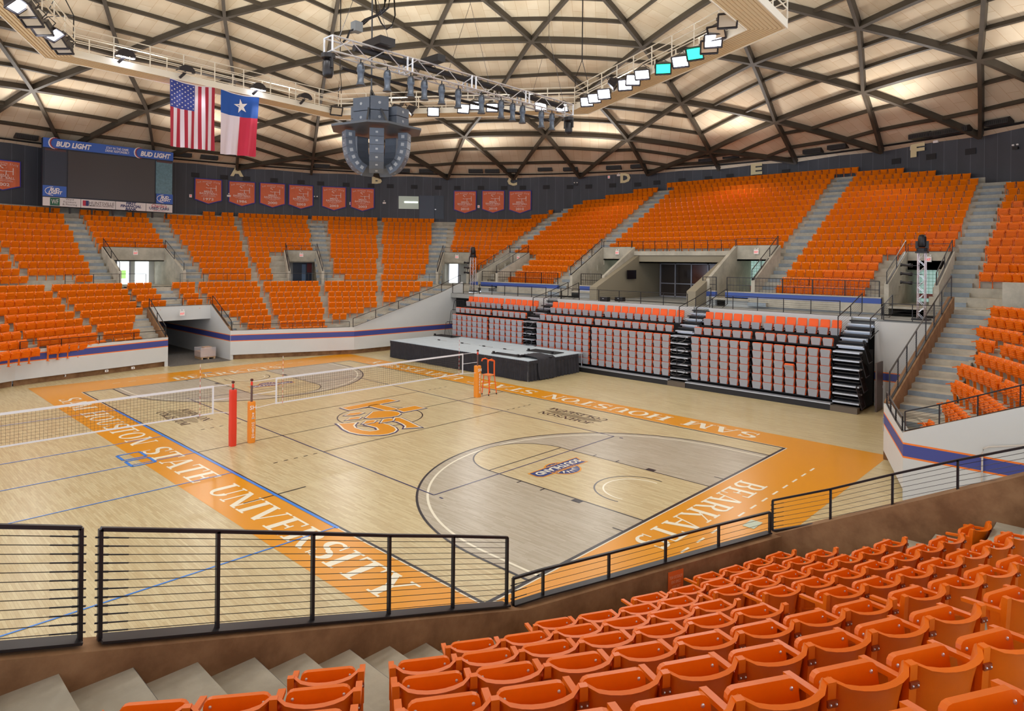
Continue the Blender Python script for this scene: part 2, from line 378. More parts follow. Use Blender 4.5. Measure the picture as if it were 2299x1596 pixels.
# wall footprint (top edges) from survey of the photograph
FW = [(-16.75, 17.3), (-16.7, 9.45), (-19.95, 2.1)]            # far end, court side of the bowl front
FL = [(-19.95, -1.75), (-18.4, -9.6)]
def cut_line(p, q, side=1):                     # half plane to the outside of p->q
    nx, ny = q[1] - p[1], -(q[0] - p[0]); 
    return (side * nx, side * ny, side * (nx * p[0] + ny * p[1]) - .42 * hypot(nx, ny))
low_terrace('floor_lower_terrace', 178 - 62, 172, [(1, 0, -17.0), cut_line(FW[1], FW[2], -1), (0, -1, -2.25)], M_CONC)
low_terrace('floor_lower_terrace', 172, 180.1, [(0, -1, -.6), (1, 0, -24.0)], M_CONC, 4)
low_terrace('floor_lower_terrace', 180.1, 212, [cut_line(FL[0], FL[1], -1), (0, 1, -1.9)], M_CONC)
low_terrace('floor_lower_terrace', 179.0, 186, [(0, 1, .7), (1, 0, -24.0)], M_CONC, 4)
NW = [(17.2, -9.8), (18.8, -4.7)]
low_terrace('floor_lower_terrace', -75, -8, [(-1, 0, -17.25), cut_line((17.3, -9.8), (18.95, -4.6), -1), (0, 1, -4.75)], M_CONC)
low_terrace('floor_lower_terrace', 8, 52, [(-1, 0, -17.3), cut_line((18.8, 4.9), (17.2, 8.8), -1), (0, -1, -4.95)], M_CONC)
# ================================================================ FLOOR PAINT (parts of the floor)
def paint(name, col, rough=.28, **k): return mat(name, col, rough, spec=.35, **k)
P_ORG = paint('floor_paint_orange', (222, 146, 0)); P_BLK = paint('floor_paint_black', (34, 28, 34)); P_NAVY = paint('floor_paint_navy', (38, 38, 92))
P_WHT = paint('floor_paint_white', (236, 228, 206)); P_BLU = paint('floor_tape_blue', (50, 130, 225)); P_BRN = paint('floor_paint_brown', (70, 48, 34))
M_WOODG = M_WOOD.copy(); M_WOODG.name = 'maple_floor_grey_stain'
for n in M_WOODG.node_tree.nodes:
    if n.type == 'TEX_BRICK':
        n.inputs['Color1'].default_value = lin((190, 180, 162)); n.inputs['Color2'].default_value = lin((172, 160, 138)); n.inputs['Mortar'].default_value = lin((160, 138, 112))
CX, CY = 14.325, 7.62
def rect(mb, x0, y0, x1, y1, z, mi=0): mb.poly([(x0, y0, z), (x1, y0, z), (x1, y1, z), (x0, y1, z)], mi)
def seg(mb, a, b, w, z, mi=0):
    a = Vector((a[0], a[1], 0)); b = Vector((b[0], b[1], 0)); d = (b - a).normalized(); n = Vector((-d.y, d.x, 0)) * w / 2
    mb.poly([tuple((p + q).xy) + (z,) for p, q in ((a, -n), (b, -n), (b, n), (a, n))], mi)
def arcseg(mb, c, r_, a0, a1, w, z, n=40, mi=0):
    for i in range(n):
        s, t = R(a0 + (a1 - a0) * i / n), R(a0 + (a1 - a0) * (i + 1) / n)
        mb.poly([(c[0] + (r_ + o) * cos(q), c[1] + (r_ + o) * sin(q), z) for q, o in ((s, -w / 2), (t, -w / 2), (t, w / 2), (s, w / 2))], mi)
X2, Y2 = 17.33, 9.34
mb = MB()
rect(mb, -X2, CY + .05, X2, Y2, .002); rect(mb, -X2, -Y2, X2, -CY - .05, .002)
rect(mb, CX + .05, -CY - .05, X2, CY + .05, .002); rect(mb, -X2, -CY - .05, -CX - .05, CY + .05, .002)
mb.build('painted_border', P_ORG, floor)
g = MB(); nat = MB(); bl = MB(); wh = MB(); nv = MB(); tp = MB()
for s in (1, -1):
    h = s * (CX - 1.6)
    pts = [(s * CX, -6.325 * s), (h, -6.325 * s)] + [(h - s * 6.325 * cos(R(a)), 6.325 * sin(R(a)) * s) for a in range(-84, 85, 6)] + [(h, 6.325 * s), (s * CX, 6.325 * s)]
    g.poly([(x, y, .002) for x, y in pts])
    ft = s * (CX - 5.79)
    pts = [(s * CX, -1.83 * s), (ft, -1.83 * s)] + [(ft - s * 1.83 * cos(R(a)), 1.83 * sin(R(a)) * s) for a in range(-84, 85, 6)] + [(ft, 1.83 * s), (s * CX, 1.83 * s)]
    nat.poly([(x, y, .0035) for x, y in pts])
    for r_, m_, w_ in ((6.325, bl, .07), (6.02, wh, .07)):
        a0, a1 = (90, 270) if s > 0 else (-90, 90)
        arcseg(m_, (h, 0), r_, a0, a1, w_, .005, 60)
        for y in (-r_, r_): seg(m_, (h, y), (s * CX, y), w_, .005)
    for y in (-1.83, 1.83): seg(bl, (ft, y), (s * CX, y), .05, .0055)
    seg(bl, (ft, -1.83), (ft, 1.83), .05, .0055)
    arcseg(bl, (ft, 0), 1.83, *((90, 270) if s > 0 else (-90, 90)), .05, .0055, 40)
    hc = s * 12.85
    arcseg(bl, (hc, 0), 1.2, *((80, 280) if s > 0 else (-100, 100)), .05, .0055, 40); arcseg(wh, (hc + s * .02, 0), .95, *((80, 280) if s > 0 else (-100, 100)), .05, .0055, 40)
    for y in (-1, 1):
        for x in (9.96, 10.9): seg(bl, (s * x, y * 1.83), (s * x, y * 2.04), .05, .0055)
        rect(bl, s * 12.2 - .15, y * 1.95 - .1, s * 12.2 + .15, y * 1.95 + .1, .0055)
        seg(bl, (s * 13.98, y * 2.78), (s * CX, y * 2.78), .05, .0055)
    # inner sideline marks
    for i in range(-8, 9):
        if abs(i) < 1: continue
        y = i * .765 + (.3 if i > 0 else -.3) * 0
    for y0 in [k * .765 - .37 for k in range(-7, 9)]:
        seg(wh, (s * 15.94, y0 - .19), (s * 15.94, y0 + .19), .06, .0055)
for s in (1, -1):
    seg(bl, (-CX - .05, s * CY), (CX + .05, s * CY), .07, .005); seg(wh, (-CX - .1, s * (CY + .06)), (CX + .1, s * (CY + .06)), .03, .0045)
    seg(bl, (s * CX, -CY), (s * CX, CY), .09, .005); seg(wh, (s * (CX + .07), -CY - .07), (s * (CX + .07), CY + .07), .035, .0045)
arcseg(bl, (0, 0), 1.8, 0, 360, .05, .005, 60)
# volleyball court
for y in (-4.5, 4.5): seg(nv, (-9, y), (9, y), .05, .006)
for x in (-9, 9): seg(nv, (x, -4.5), (x, 4.5), .05, .006)
for x in (-3, 0, 3): seg(bl, (x, -4.5), (x, 4.5), .04, .006)
seg(bl, (0, -8.0), (0, -4.5), .04, .006); seg(bl, (0, 4.5), (0, 7.6), .04, .006)
for x in (-3, 3):
    for s in (1, -1):
        for i in range(5): seg(bl, (x, s * (4.75 + .36 * i)), (x, s * (4.9 + .36 * i)), .05, .006)
for s in (1, -1): seg(nv, (s * 9.25, -4.5), (s * 9.4, -4.5), .06, .006); seg(nv, (s * 9.25, 4.5), (s * 9.4, 4.5), .06, .006)
seg(bl, (5.81, -8.61), (5.78, -6.72), .05, .008)
for x in (-9, -3, 0, 3, 9): seg(tp, (x, -7.7), (x, -19), .05, .0085)
seg(tp, (-9, -7.68), (9.1, -7.68), .09, .0085)
for x in (-1.58, -.68):
    for a, b in (((-.4, -.35), (.4, -.35)), ((.4, -.35), (.4, .35)), ((.4, .35), (-.4, .35)), ((-.4, .35), (-.4, -.35))): seg(tp, (x + a[0] * .9 + .5, -9.35 + a[1]), (x + b[0] * .9 + .5, -9.35 + b[1]), .09, .009)
g.build('grey_stained_area', M_WOODG, floor); nat.build('key_area', M_WOOD, floor)
bl.build('black_court_line', P_BLK, floor); wh.build('white_court_line', P_WHT, floor); nv.build('navy_court_line', P_NAVY, floor); tp.build('blue_tape_line', P_BLU, floor)
# ---- slab serif glyphs built from strokes
TK, TN, SH = .21, .075, .065
def gly(ch):
    o = []; st = lambda x, y0=0, y1=1, w=TK, s=(1, 1): (o.append(('r', x - w / 2, y0, x + w / 2, y1)), s[0] and o.append(('r', x - w / 2 - .1, y0, x + w / 2 + .1, y0 + SH)), s[1] and o.append(('r', x - w / 2 - .1, y1 - SH, x + w / 2 + .1, y1)))
    L = lambda x0, y0, x1, y1, w: o.append(('l', x0, y0, x1, y1, w))
    A = lambda cx, cy, rx, ry, a0, a1: o.append(('a', cx, cy, rx, ry, a0, a1))
    sf = lambda x, y, w=.19: o.append(('r', x - w, y - (0 if y < .5 else SH), x + w, y + (SH if y < .5 else 0)))
    if ch == 'I': st(.2); return o, .4
    if ch == 'H': st(.2); st(.78); o.append(('r', .2, .46, .78, .54)); return o, .98
    if ch == 'T': st(.45, s=(1, 0)); o.append(('r', .02, .92, .88, 1)); o.append(('r', .02, .74, .09, 1)); o.append(('r', .81, .74, .88, 1)); return o, .9
    if ch in 'EFL':
        st(.2, s=(1, 1)) if ch != 'L' else st(.2)
        if ch != 'F': o.append(('r', .2, 0, .8, .075)); o.append(('r', .73, 0, .8, .26))
        if ch != 'L': o.append(('r', .2, .925, .76, 1)); o.append(('r', .69, .76, .76, 1)); o.append(('r', .2, .46, .58, .54)); o.append(('r', .52, .36, .58, .64))
        return o, .84
    if ch == 'A': L(.14, .02, .46, .99, TN); L(.5, .99, .84, .02, TK); o.append(('r', .26, .28, .68, .35)); sf(.13, 0, .15); sf(.84, 0, .19); return o, 1.0
    if ch == 'V': L(.18, .98, .5, .02, TK); L(.52, .02, .82, .98, TN); sf(.17, 1, .19); sf(.84, 1, .15); return o, 1.0
    if ch == 'Y': L(.17, .98, .48, .45, TK); L(.5, .45, .8, .98, TN); st(.47, 0, .5, s=(1, 0)); sf(.16, 1, .18); sf(.8, 1, .15); return o, .95
    if ch == 'M': st(.16, w=TN); st(.98); L(.22, .98, .56, .05, TK); L(.6, .05, .94, .98, TN); return o, 1.15
    if ch == 'N': st(.16, w=TN); st(.8, w=TN); L(.2, .98, .76, .03, TK); return o, .96
    if ch == 'O': A(.46, .5, .35, .46, 0, 360); return o, .92
    if ch == 'C' or ch == 'G': A(.46, .5, .36, .46, 48, 312); o.append(('r', .7, .66, .76, 1)); return o, .86
    if ch == 'U': st(.2, .32, s=(0, 1)); st(.74, .32, w=TN, s=(0, 1)); A(.47, .34, .27, .3, 180, 360); return o, .92
    if ch == 'J': st(.5, .25, s=(0, 1)); A(.32, .22, .18, .18, 180, 360); return o, .66
    if ch in 'RBPD':
        st(.2)
        if ch == 'D': o.append(('r', .2, .925, .42, 1)); o.append(('r', .2, 0, .42, .075)); A(.4, .5, .36, .46, -90, 90); return o, .9
        o.append(('r', .2, .925, .45, 1)); o.append(('r', .2, .46, .5, .53)); A(.46, .73, .22, .235, -90, 90)
        if ch == 'B': o.append(('r', .2, 0, .5, .075)); A(.48, .265, .26, .235, -90, 90)
        if ch == 'R': L(.48, .5, .8, .04, TK); sf(.84, 0, .12)
        return o, .92 if ch != 'R' else .98
    if ch == 'K': st(.2); L(.28, .4, .78, .95, TN); L(.42, .56, .82, .04, TK); sf(.78, 1, .15); sf(.84, 0, .15); return o, .98
    if ch == 'S':
        A(.4, .725, .26, .235, 40, 270); A(.4, .275, .27, .235, -130, 90); L(.24, .62, .56, .38, TK * .9); o.append(('r', .6, .68, .66, 1)); o.append(('r', .12, 0, .18, .32)); return o, .78
    return o, .5
def glyphs(mb, text, org, dx, up, height, z=None, track=.06, mi=0, width=None, nrm=None):
    dx = Vector(dx).normalized(); up = Vector(up).normalized(); org = Vector(org)
    tot = sum((gly(c)[1] if c != ' ' else .66) + track for c in text) - track
    sx = height if width is None else width / tot
    x = 0; zc_ = [0]
    def P(a, b): q = org + dx * (x + a) * sx + up * b * height; return (q.x, q.y, q.z if z is None else z + zc_[0] * .00012)
    for c in text:
        if c == ' ': x += .66 + track; continue
        o, w = gly(c)
        zc_[0] = 0
        for s in o:
            zc_[0] += 1
            if s[0] == 'r': mb.poly([P(s[1], s[2]), P(s[3], s[2]), P(s[3], s[4]), P(s[1], s[4])], mi)
            elif s[0] == 'l':
                _, x0, y0, x1, y1, w_ = s; mb.poly([P(x0 - w_ / 2, y0), P(x0 + w_ / 2, y0), P(x1 + w_ / 2, y1), P(x1 - w_ / 2, y1)] if y1 > y0 else [P(x1 - w_ / 2, y1), P(x1 + w_ / 2, y1), P(x0 + w_ / 2, y0), P(x0 - w_ / 2, y0)], mi)
            else:
                _, cx, cy, rx, ry, a0, a1 = s; n = max(6, int(abs(a1 - a0) / 15))
                for i in range(n):
                    q = []
                    for t, sg in ((a0 + (a1 - a0) * i / n, 1), (a0 + (a1 - a0) * (i + 1) / n, 1), (a0 + (a1 - a0) * (i + 1) / n, -1), (a0 + (a1 - a0) * i / n, -1)):
                        th = TN / 2 + (TK - TN) / 2 * abs(cos(R(t))) ** 1.5; q.append(P(cx + (rx + sg * th - (.0)) * cos(R(t)), cy + (ry + sg * min(th, .05)) * sin(R(t))))
                    mb.poly(q[::-1], mi)
        x += w + track
def floor_word(text, a, b, up, h, z, m, name='painted_lettering', **k):
    mb = MB(); a = Vector((a[0], a[1], 0)); b = Vector((b[0], b[1], 0)); glyphs(mb, text, a, b - a, (up[0], up[1], 0), h, z, width=(b - a).length, **k); return mb.build(name, m, floor)
floor_word('SAM HOUSTON STATE UNIVERSITY', (-13.2, -8.95), (12.9, -8.95), (0, 1), .88, .006, P_WHT)
floor_word('SAM HOUSTON STATE UNIVERSITY', (13.0, 8.95), (-13.1, 8.95), (0, -1), .88, .006, P_WHT)
floor_word('BEARKATS', (14.72, 3.08), (14.72, -3.08), (1, 0), .85, .006, P_WHT)
floor_word('BEARKATS', (-14.72, -3.12), (-14.72, 3.12), (-1, 0), .85, .006, P_WHT)
# plain sans text as mesh (Blender's built-in font)
def text_mesh(name, s, org, dx, up, height, m, parent=None, width=None, extrude=.002, bold=0, align='CENTER', slant=0, space=1.0, line=1.0):
    cu = bpy.data.curves.new(name, 'FONT'); cu.body = s; cu.size = 1; cu.extrude = 0; cu.offset = bold; cu.align_x = align; cu.align_y = 'CENTER'; cu.shear = slant; cu.space_character = space; cu.space_line = line; cu.resolution_u = 2
    t = bpy.data.objects.new(name + '_tmp', cu)
    me = bpy.data.meshes.new_from_object(t); bpy.data.objects.remove(t); bpy.data.curves.remove(cu)
    if not len(me.vertices): print('NO TEXT', s)
    xs = [v.co.x for v in me.vertices]; ys = [v.co.y for v in me.vertices]
    sy = height / max(max(ys) - min(ys), 1e-6); sx = sy if width is None else width / (max(xs) - min(xs)); cy = (max(ys) + min(ys)) / 2
    cx = (max(xs) + min(xs)) / 2 if align == 'CENTER' else min(xs)
    dx = Vector(dx).normalized(); up = Vector(up).normalized(); n = dx.cross(up); org = Vector(org)
    for v in me.vertices: v.co = org + dx * (v.co.x - cx) * sx + up * (v.co.y - cy) * sy + n * extrude
    me.materials.append(m); me.name = name
    o = bpy.data.objects.new(name, me); C.objects.link(o)
    if parent: o.parent = parent
    return o
# centre mark: letters S and H with a paw, traced as flat paint
def poff(P, d):
    n = len(P); a = sum(P[i][0] * P[(i + 1) % n][1] - P[(i + 1) % n][0] * P[i][1] for i in range(n)); s = 1 if a > 0 else -1; out = []
    for i in range(n):
        p0, p1, p2 = Vector(P[i - 1]), Vector(P[i]), Vector(P[(i + 1) % n]); e1 = (p1 - p0).normalized(); e2 = (p2 - p1).normalized()
        n1 = Vector((e1.y, -e1.x)) * s; n2 = Vector((e2.y, -e2.x)) * s; m_ = n1 + n2
        if m_.length < .2: m_ = n1
        m_.normalize(); k = d / max(.45, m_.dot(n1)); out.append((p1.x + m_.x * k, p1.y + m_.y * k))
    return out
def trace(pts, org, sc): return [tuple(PZ(org[0] + x / sc, org[1] + y / sc).xy) for x, y in pts]
SHL = [[(165, 205), (750, 88), (865, 113), (255, 231)], [(495, 178), (610, 156), (885, 222), (740, 240)], [(860, 224), (1095, 178), (1212, 207), (955, 256)],
       [(115, 410), (330, 400), (300, 430), (320, 462), (420, 495), (520, 507), (600, 497), (640, 487), (610, 455), (470, 420), (480, 400), (620, 385), (760, 425), (830, 458), (850, 487), (820, 515), (740, 540), (640, 552), (500, 552), (380, 540), (270, 515), (190, 475), (150, 435)],
       [(850, 330), (905, 335), (1000, 375), (1080, 415), (1155, 452), (975, 463), (988, 440), (950, 410), (880, 380), (810, 370)]]
PAW = [[(465, 332), (520, 290), (560, 256), (640, 243), (800, 247), (880, 260), (905, 282), (870, 305), (780, 322), (640, 333), (520, 342)],
       [(205, 302), (260, 276), (380, 262), (430, 270), (370, 290), (290, 300)], [(220, 362), (265, 337), (350, 322), (400, 326), (370, 345), (290, 352)],
       [(430, 408), (475, 374), (550, 362), (592, 370), (560, 393), (490, 405)], [(665, 395), (695, 354), (760, 340), (822, 352), (810, 368), (750, 382)]]
o_ = MB(); w_ = MB(); n_ = MB(); o2 = MB(); w2 = MB(); n2 = MB()
for L, d, (oo, ww, nn), zz in ((SHL, 1, (o_, w_, n_), .007), (PAW, .7, (o2, w2, n2), .0085)):
    for p in L:
        q = trace(p, (740, 880), 5.722)
        oo.poly([(x, y, zz + .0008) for x, y in q]); ww.poly([(x, y, zz + .0004) for x, y in poff(q, .07 * d)]); nn.poly([(x + .03, y - .03, zz) for x, y in poff(q, .13 * d)])
for a, n, m_ in ((n_, 'logo_outline', P_NAVY), (w_, 'logo_white', P_WHT), (o_, 'logo_letter', P_ORG), (n2, 'logo_outline', P_NAVY), (w2, 'logo_white', P_WHT), (o2, 'logo_paw', P_ORG)): a.build(n, m_, floor)
# conference emblem in each key and the coliseum wordmark, the second of each turned half round
P_SKY = paint('floor_paint_sky', (170, 205, 240))
def emblem(s):
    f = lambda u, v, z: (s * u, s * v, z)
    b = MB(); w2 = MB(); g2 = MB()
    P0 = Vector((10.0, .03)); du = Vector((.28, .96)).normalized(); du = Vector((0.0, 1.0)); 
    # local frame: reading direction -y, top towards +x
    def q(a, b_): return (10.02 + b_, .03 - a)
    import itertools
    n = 24
    g2.poly([f(*q(.62 * cos(2 * pi * i / n), .05 + .62 * sin(2 * pi * i / n)), .0065) for i in range(n)])
    b.poly([f(*q(.56 * cos(2 * pi * i / n), .05 + .56 * sin(2 * pi * i / n)), .007) for i in range(n)])
    for i in range(16):
        a = 2 * pi * i / 16; w2.poly([f(*q(.3 * cos(a - .14), .05 + .3 * sin(a - .14)), .0074), f(*q(.3 * cos(a + .14), .05 + .3 * sin(a + .14)), .0074), f(*q(.54 * cos(a), .05 + .54 * sin(a)), .0074)])
    bar = [(-1.22, -.34), (-1.05, -.02), (-1.12, .16), (1.1, .16), (1.22, .0), (1.18, -.34)]
    g2.poly([f(*q(*p), .0078) for p in poff([(a, c) for a, c in bar], .05)]); b.poly([f(*q(*p), .0082) for p in bar])
    g2.build('emblem_gold', P_ORG, floor); b.build('emblem_navy', paint('floor_paint_deep_blue', (28, 58, 120)), floor); w2.build('emblem_white', P_WHT, floor)
    text_mesh('emblem_lettering', 'SOUTHLAND', (s * 9.9, s * .03, .009), (0, -s, 0), (s, 0, 0), .3, P_WHT, floor, width=2.15, bold=.03, extrude=0)
    text_mesh('emblem_lettering', 'CONFERENCE', (s * 10.14, s * .03, .009), (0, -s, 0), (s, 0, 0), .11, P_ORG, floor, width=1.3, bold=.01, extrude=0)
    floor_word('JOHNSON', (s * 7.25, s * 5.35), (s * 4.25, s * 5.35), (0, -s), .36, .006, P_BRN)if 0 else None
emblem(1); emblem(-1)
for s in (1, -1):
    floor_word('JOHNSON', (s * 7.2, s * 5.72), (s * 4.3, s * 5.72), (0, -s), .38, .006, P_BRN)
    floor_word('COLISEUM', (s * 7.3, s * 6.62), (s * 4.2, s * 6.62), (0, -s), .36, .006, P_BRN)
    mb = MB()
    for i in range(7): seg(mb, (s * (4.75 + .04 * i * (7 - i) * -1 + 0), s * (5.8 + .06 * i)), (s * (6.85 + .04 * i * (7 - i)), s * (5.8 + .06 * i)), .018, .006)
    arcseg(mb, (s * 5.8, s * 5.3), 1.35, *((40, 140) if s > 0 else (220, 320)), .03, .006, 14)
    mb.build('wordmark_drawing', P_BRN, floor)
pl = MB(); 
# ================================================================ BOWL FRONT WALLS, STAIR WALLS, TUNNELS
M_STRIPE = [M_WHITE, M_ORG, M_BLUE, M_CONCD]
def facade(name, pts, ztop, label=None, lip=.32, out=(0, 0), conc_back=False, thick=.22, recess=.35):
    """wall along pts (x,y) with per-point top heights; court side is to the left of the direction of travel"""
    mb = MB(); n = len(pts)
    for i in range(n - 1):
        a = Vector((*pts[i], 0)); b = Vector((*pts[i + 1], 0)); d = (b - a).normalized(); nn = Vector((-d.y, d.x, 0))
        za, zb = ztop[i], ztop[i + 1]
        def Q(p, z, o): return p + nn * o + Vector((0, 0, z))
        bi = -thick
        zs = [lip, 1.22, 1.27, 1.61, 1.66]
        for k, (z0, z1) in enumerate(((lip, 1.22), (1.22, 1.27), (1.27, 1.61), (1.61, 1.66))):
            mb.poly([Q(a, z0, 0), Q(b, z0, 0), Q(b, z1, 0), Q(a, z1, 0)], (0, 1, 2, 1)[k])
        mb.poly([Q(a, 1.66, 0), Q(b, 1.66, 0), Q(b, zb, 0), Q(a, za, 0)], 0)
        mb.poly([Q(a, za, 0), Q(b, zb, 0), Q(b, zb, bi), Q(a, za, bi)], 3 if conc_back else 0)
        mb.poly([Q(a, za, bi), Q(b, zb, bi), Q(b, .0, bi), Q(a, .0, bi)], 3)
        mb.poly([Q(a, lip, 0), Q(b, lip, 0), Q(b, lip, -recess), Q(a, lip, -recess)], 0)
        if lip > 0: mb.poly([Q(a, 0, -recess), Q(b, 0, -recess), Q(b, lip, -recess), Q(a, lip, -recess)], 0)
        # baseboard strip
        mb.poly([Q(a, 0, -recess + .02), Q(b, 0, -recess + .02), Q(b, .09, -recess + .02), Q(a, .09, -recess + .02)], 4)
        for e, p in ((0, a), (1, b)):
            if (e == 0 and i == 0) or (e == 1 and i == n - 2):
                z_ = za if e == 0 else zb; mb.poly([Q(p, 0, bi), Q(p, lip, 0), Q(p, z_, 0), Q(p, z_, bi)], 0)
    o = struct(mb.build(name, M_STRIPE + [M_BLACK]))
    if label: o['label'] = label
    return o
# far end (court side left of travel => travel so that court is on left)
facade('wall_end', [(-19.95, 2.1), (-16.7, 9.5), (-16.45, 17.5), (-16.4, 19.6)][::-1], [1.93, 1.93, 4.2, 5.0][::-1])
facade('wall_end', [(-18.3, -9.7), (-16.9, -17)][::-1][0:2], [1.9, 4.2][::-1]) if 0 else None
facade('wall_end', [(-19.95, -1.78), (-18.35, -9.7), (-16.9, -12.5), (-16.8, -18)], [1.8, 1.85, 2.2, 4.0])
# tunnel at the far end: side walls going out under the seats, header, slope walls
def tunnel_side(x0, y, x1, side, zt0, zt1, name='wall_tunnel', th=.2):
    mb = MB(); s = side; yy = y + s * th
    X = sorted((x0, x1)); 
    def face(yv):
        for z0, z1, mi in ((0, 1.22, 0), (1.22, 1.27, 1), (1.27, 1.61, 2), (1.61, 1.66, 1)):
            mb.poly([(x0, yv, z0), (x1, yv, z0), (x1, yv, z1), (x0, yv, z1)], mi)
        mb.poly([(x0, yv, 1.66), (x1, yv, 1.66), (x1, yv, zt1), (x0, yv, zt0)], 0)
    face(y); mb.poly([(x0, y, zt0), (x1, y, zt1), (x1, yy, zt1), (x0, yy, zt0)], 3)
    mb.poly([(x0, yy, 0), (x1, yy, 0), (x1, yy, zt1), (x0, yy, zt0)], 3); mb.poly([(x0, y, 0), (x0, yy, 0), (x0, yy, zt0), (x0, y, zt0)], 0)
    return struct(mb.build(name, M_STRIPE))
tunnel_side(-19.95, 2.08, -23.2, 1, 1.93, 3.55); tunnel_side(-23.2, 2.08, -34, 1, 2.9, 2.9)
tunnel_side(-19.95, -1.78, -23.2, -1, 1.8, 3.5); tunnel_side(-23.2, -1.78, -34, -1, 2.9, 2.9)
mb = MB(); mb.box((-23.35, .15, 3.0), (.3, 3.9, .95)); mb.box((-28.5, .15, 2.6), (10, 3.9, .1)); mb.box((-34, .15, 1.3), (.2, 4, 2.6), mi=1)
mb.poly([(-19.6, -1.75, .006), (-19.6, 2.05, .006), (-34, 2.05, .006), (-34, -1.75, .006)], 2)
struct(mb.build('wall_tunnel', [M_WHITE, M_DARK, mat('tunnel_carpet', (112, 106, 100), .95, noise=.35, nscale=8)]))
# near end wall and parapet
facade('wall_near', [(17.2, -18.6), (17.2, -9.95), (18.82, -4.6)], [4.67, 1.95, 1.9], conc_back=True, thick=.28, lip=.32)
def slope_wall(name, a, b, za, zb, th, mi_top=0, mats=None, zlow=0):
    mb = MB(); a = Vector((*a, 0)); b = Vector((*b, 0)); d = (b - a).normalized(); n = Vector((-d.y, d.x, 0)) * th
    mb.prism([a + Vector((0, 0, zlow)), b + Vector((0, 0, zlow)), b + Vector((0, 0, zb)), a + Vector((0, 0, za))], n)
    return struct(mb.build(name, mats or M_CONC))
# near tunnel: near wall (camera side) and far wall
slope_wall('wall_tunnel', (18.82, -4.6), (23.8, -4.6), 1.86, 4.5, -.28, mats=M_CONCD)
tunnel_side(18.78, 4.72, 23.0, 1, 1.95, 3.75)
facade('wall_near', [(18.78, 4.72), (17.3, 8.7)], [1.9, 1.95])
slope_wall('wall_stair', (17.56, 8.7), (17.56, 19.4), 2.0, 5.3, .26, mats=M_CONCD)
mb = MB(); mb.box((26, 0, 3.6), (5, 9.4, .25)); struct(mb.build('floor_bridge', M_CONC))
# white side wall under the deck at the right of the bleachers, with its stripe and door leaf
mb = MB()
for z0, z1, mi in ((0, 1.22, 0), (1.22, 1.27, 1), (1.27, 1.61, 2), (1.61, 1.66, 1), (1.66, 4.05, 0)): mb.poly([(14.6, 18.0, z0), (17.35, 18.0, z0), (17.35, 18.0, z1), (14.6, 18.0, z1)], mi)
mb.poly([(14.6, 18, 0), (14.6, 20.5, 0), (14.6, 20.5, 4.05), (14.6, 18, 4.05)], 0)
struct(mb.build('wall_side', M_STRIPE))
mb = MB(); mb.box((.5, 18.95, 1.9), (37, .1, 3.8)); mb.box((17.5, 20, 1.9), (.1, 2.2, 3.8)); mb.box((25, 22, 2.2), (15, .1, 4.4)); struct(mb.build('wall_added_backing', M_DARK))  # added dark sheets, keep the bright world from showing under the deck
# ---- stairs: straight flights beside the stair walls
def flight(mb, a, b, za, zb, w, n, mi=(0, 1)):
    a = Vector((*a, 0)); b = Vector((*b, 0)); d = (b - a) / n; nn = Vector((-d.y, d.x, 0)).normalized() * w
    for i in range(n):
        z = za + (zb - za) * (i + 1) / n; z0 = z - (zb - za) / n - .3; p = a + d * i; q = a + d * (i + 1)
        mb.prism([p + Vector((0, 0, z0)), q + Vector((0, 0, z0)), q + nn + Vector((0, 0, z0)), p + nn + Vector((0, 0, z0))], (0, 0, z - z0), mi[0])
        if i % 2 == 0: f = -d.normalized() * .003; mb.poly([p + f + Vector((0, 0, z - (zb - za) / n)), p + f + nn + Vector((0, 0, z - (zb - za) / n)), p + f + nn + Vector((0, 0, z)), p + f + Vector((0, 0, z))], mi[1])
mb = MB(); flight(mb, (17.3, 8.6), (17.3, 19.8), 1.3, 4.7, -1.75, 20); flight(mb, (17.3, 19.8), (17.3, 38), 4.7, 13.6, -.0001, 2) if 0 else None
struct(mb.build('floor_stair', [M_CONC, M_RISER]))
mb = MB(); flight(mb, (17.25, -9.6), (17.25, -19.0), 1.3, 4.6, 1.75, 18); struct(mb.build('floor_stair', [M_CONC, M_RISER]))
mb = MB(); flight(mb, (19.1, -4.85), (25.5, -4.85), 1.25, 4.6, -1.25, 17); struct(mb.build('floor_stair', [M_CONC, M_RISER]))
mb = MB(); flight(mb, (19.2, 4.95), (25.5, 4.95), 1.25, 4.6, 1.0, 17); struct(mb.build('floor_stair', [M_CONC, M_RISER]))
mb = MB(); flight(mb, (-20.3, 2.3), (-23.6, 2.3), 1.3, 3.0, -1.3, 8); flight(mb, (-20.3, -2.0), (-23.6, -2.0), 1.3, 3.0, 1.3, 8); flight(mb, (-23.7, -.5), (-27.2, -.5), 2.9, 4.6, 1.2 * -1, 8)
struct(mb.build('floor_stair', [M_CONC, M_RISER]))
mb = MB(); flight(mb, (-16.95, 9.6), (-16.95, 19.6), 1.3, 4.6, 1.95, 18); struct(mb.build('floor_stair', [M_CONC, M_RISER]))
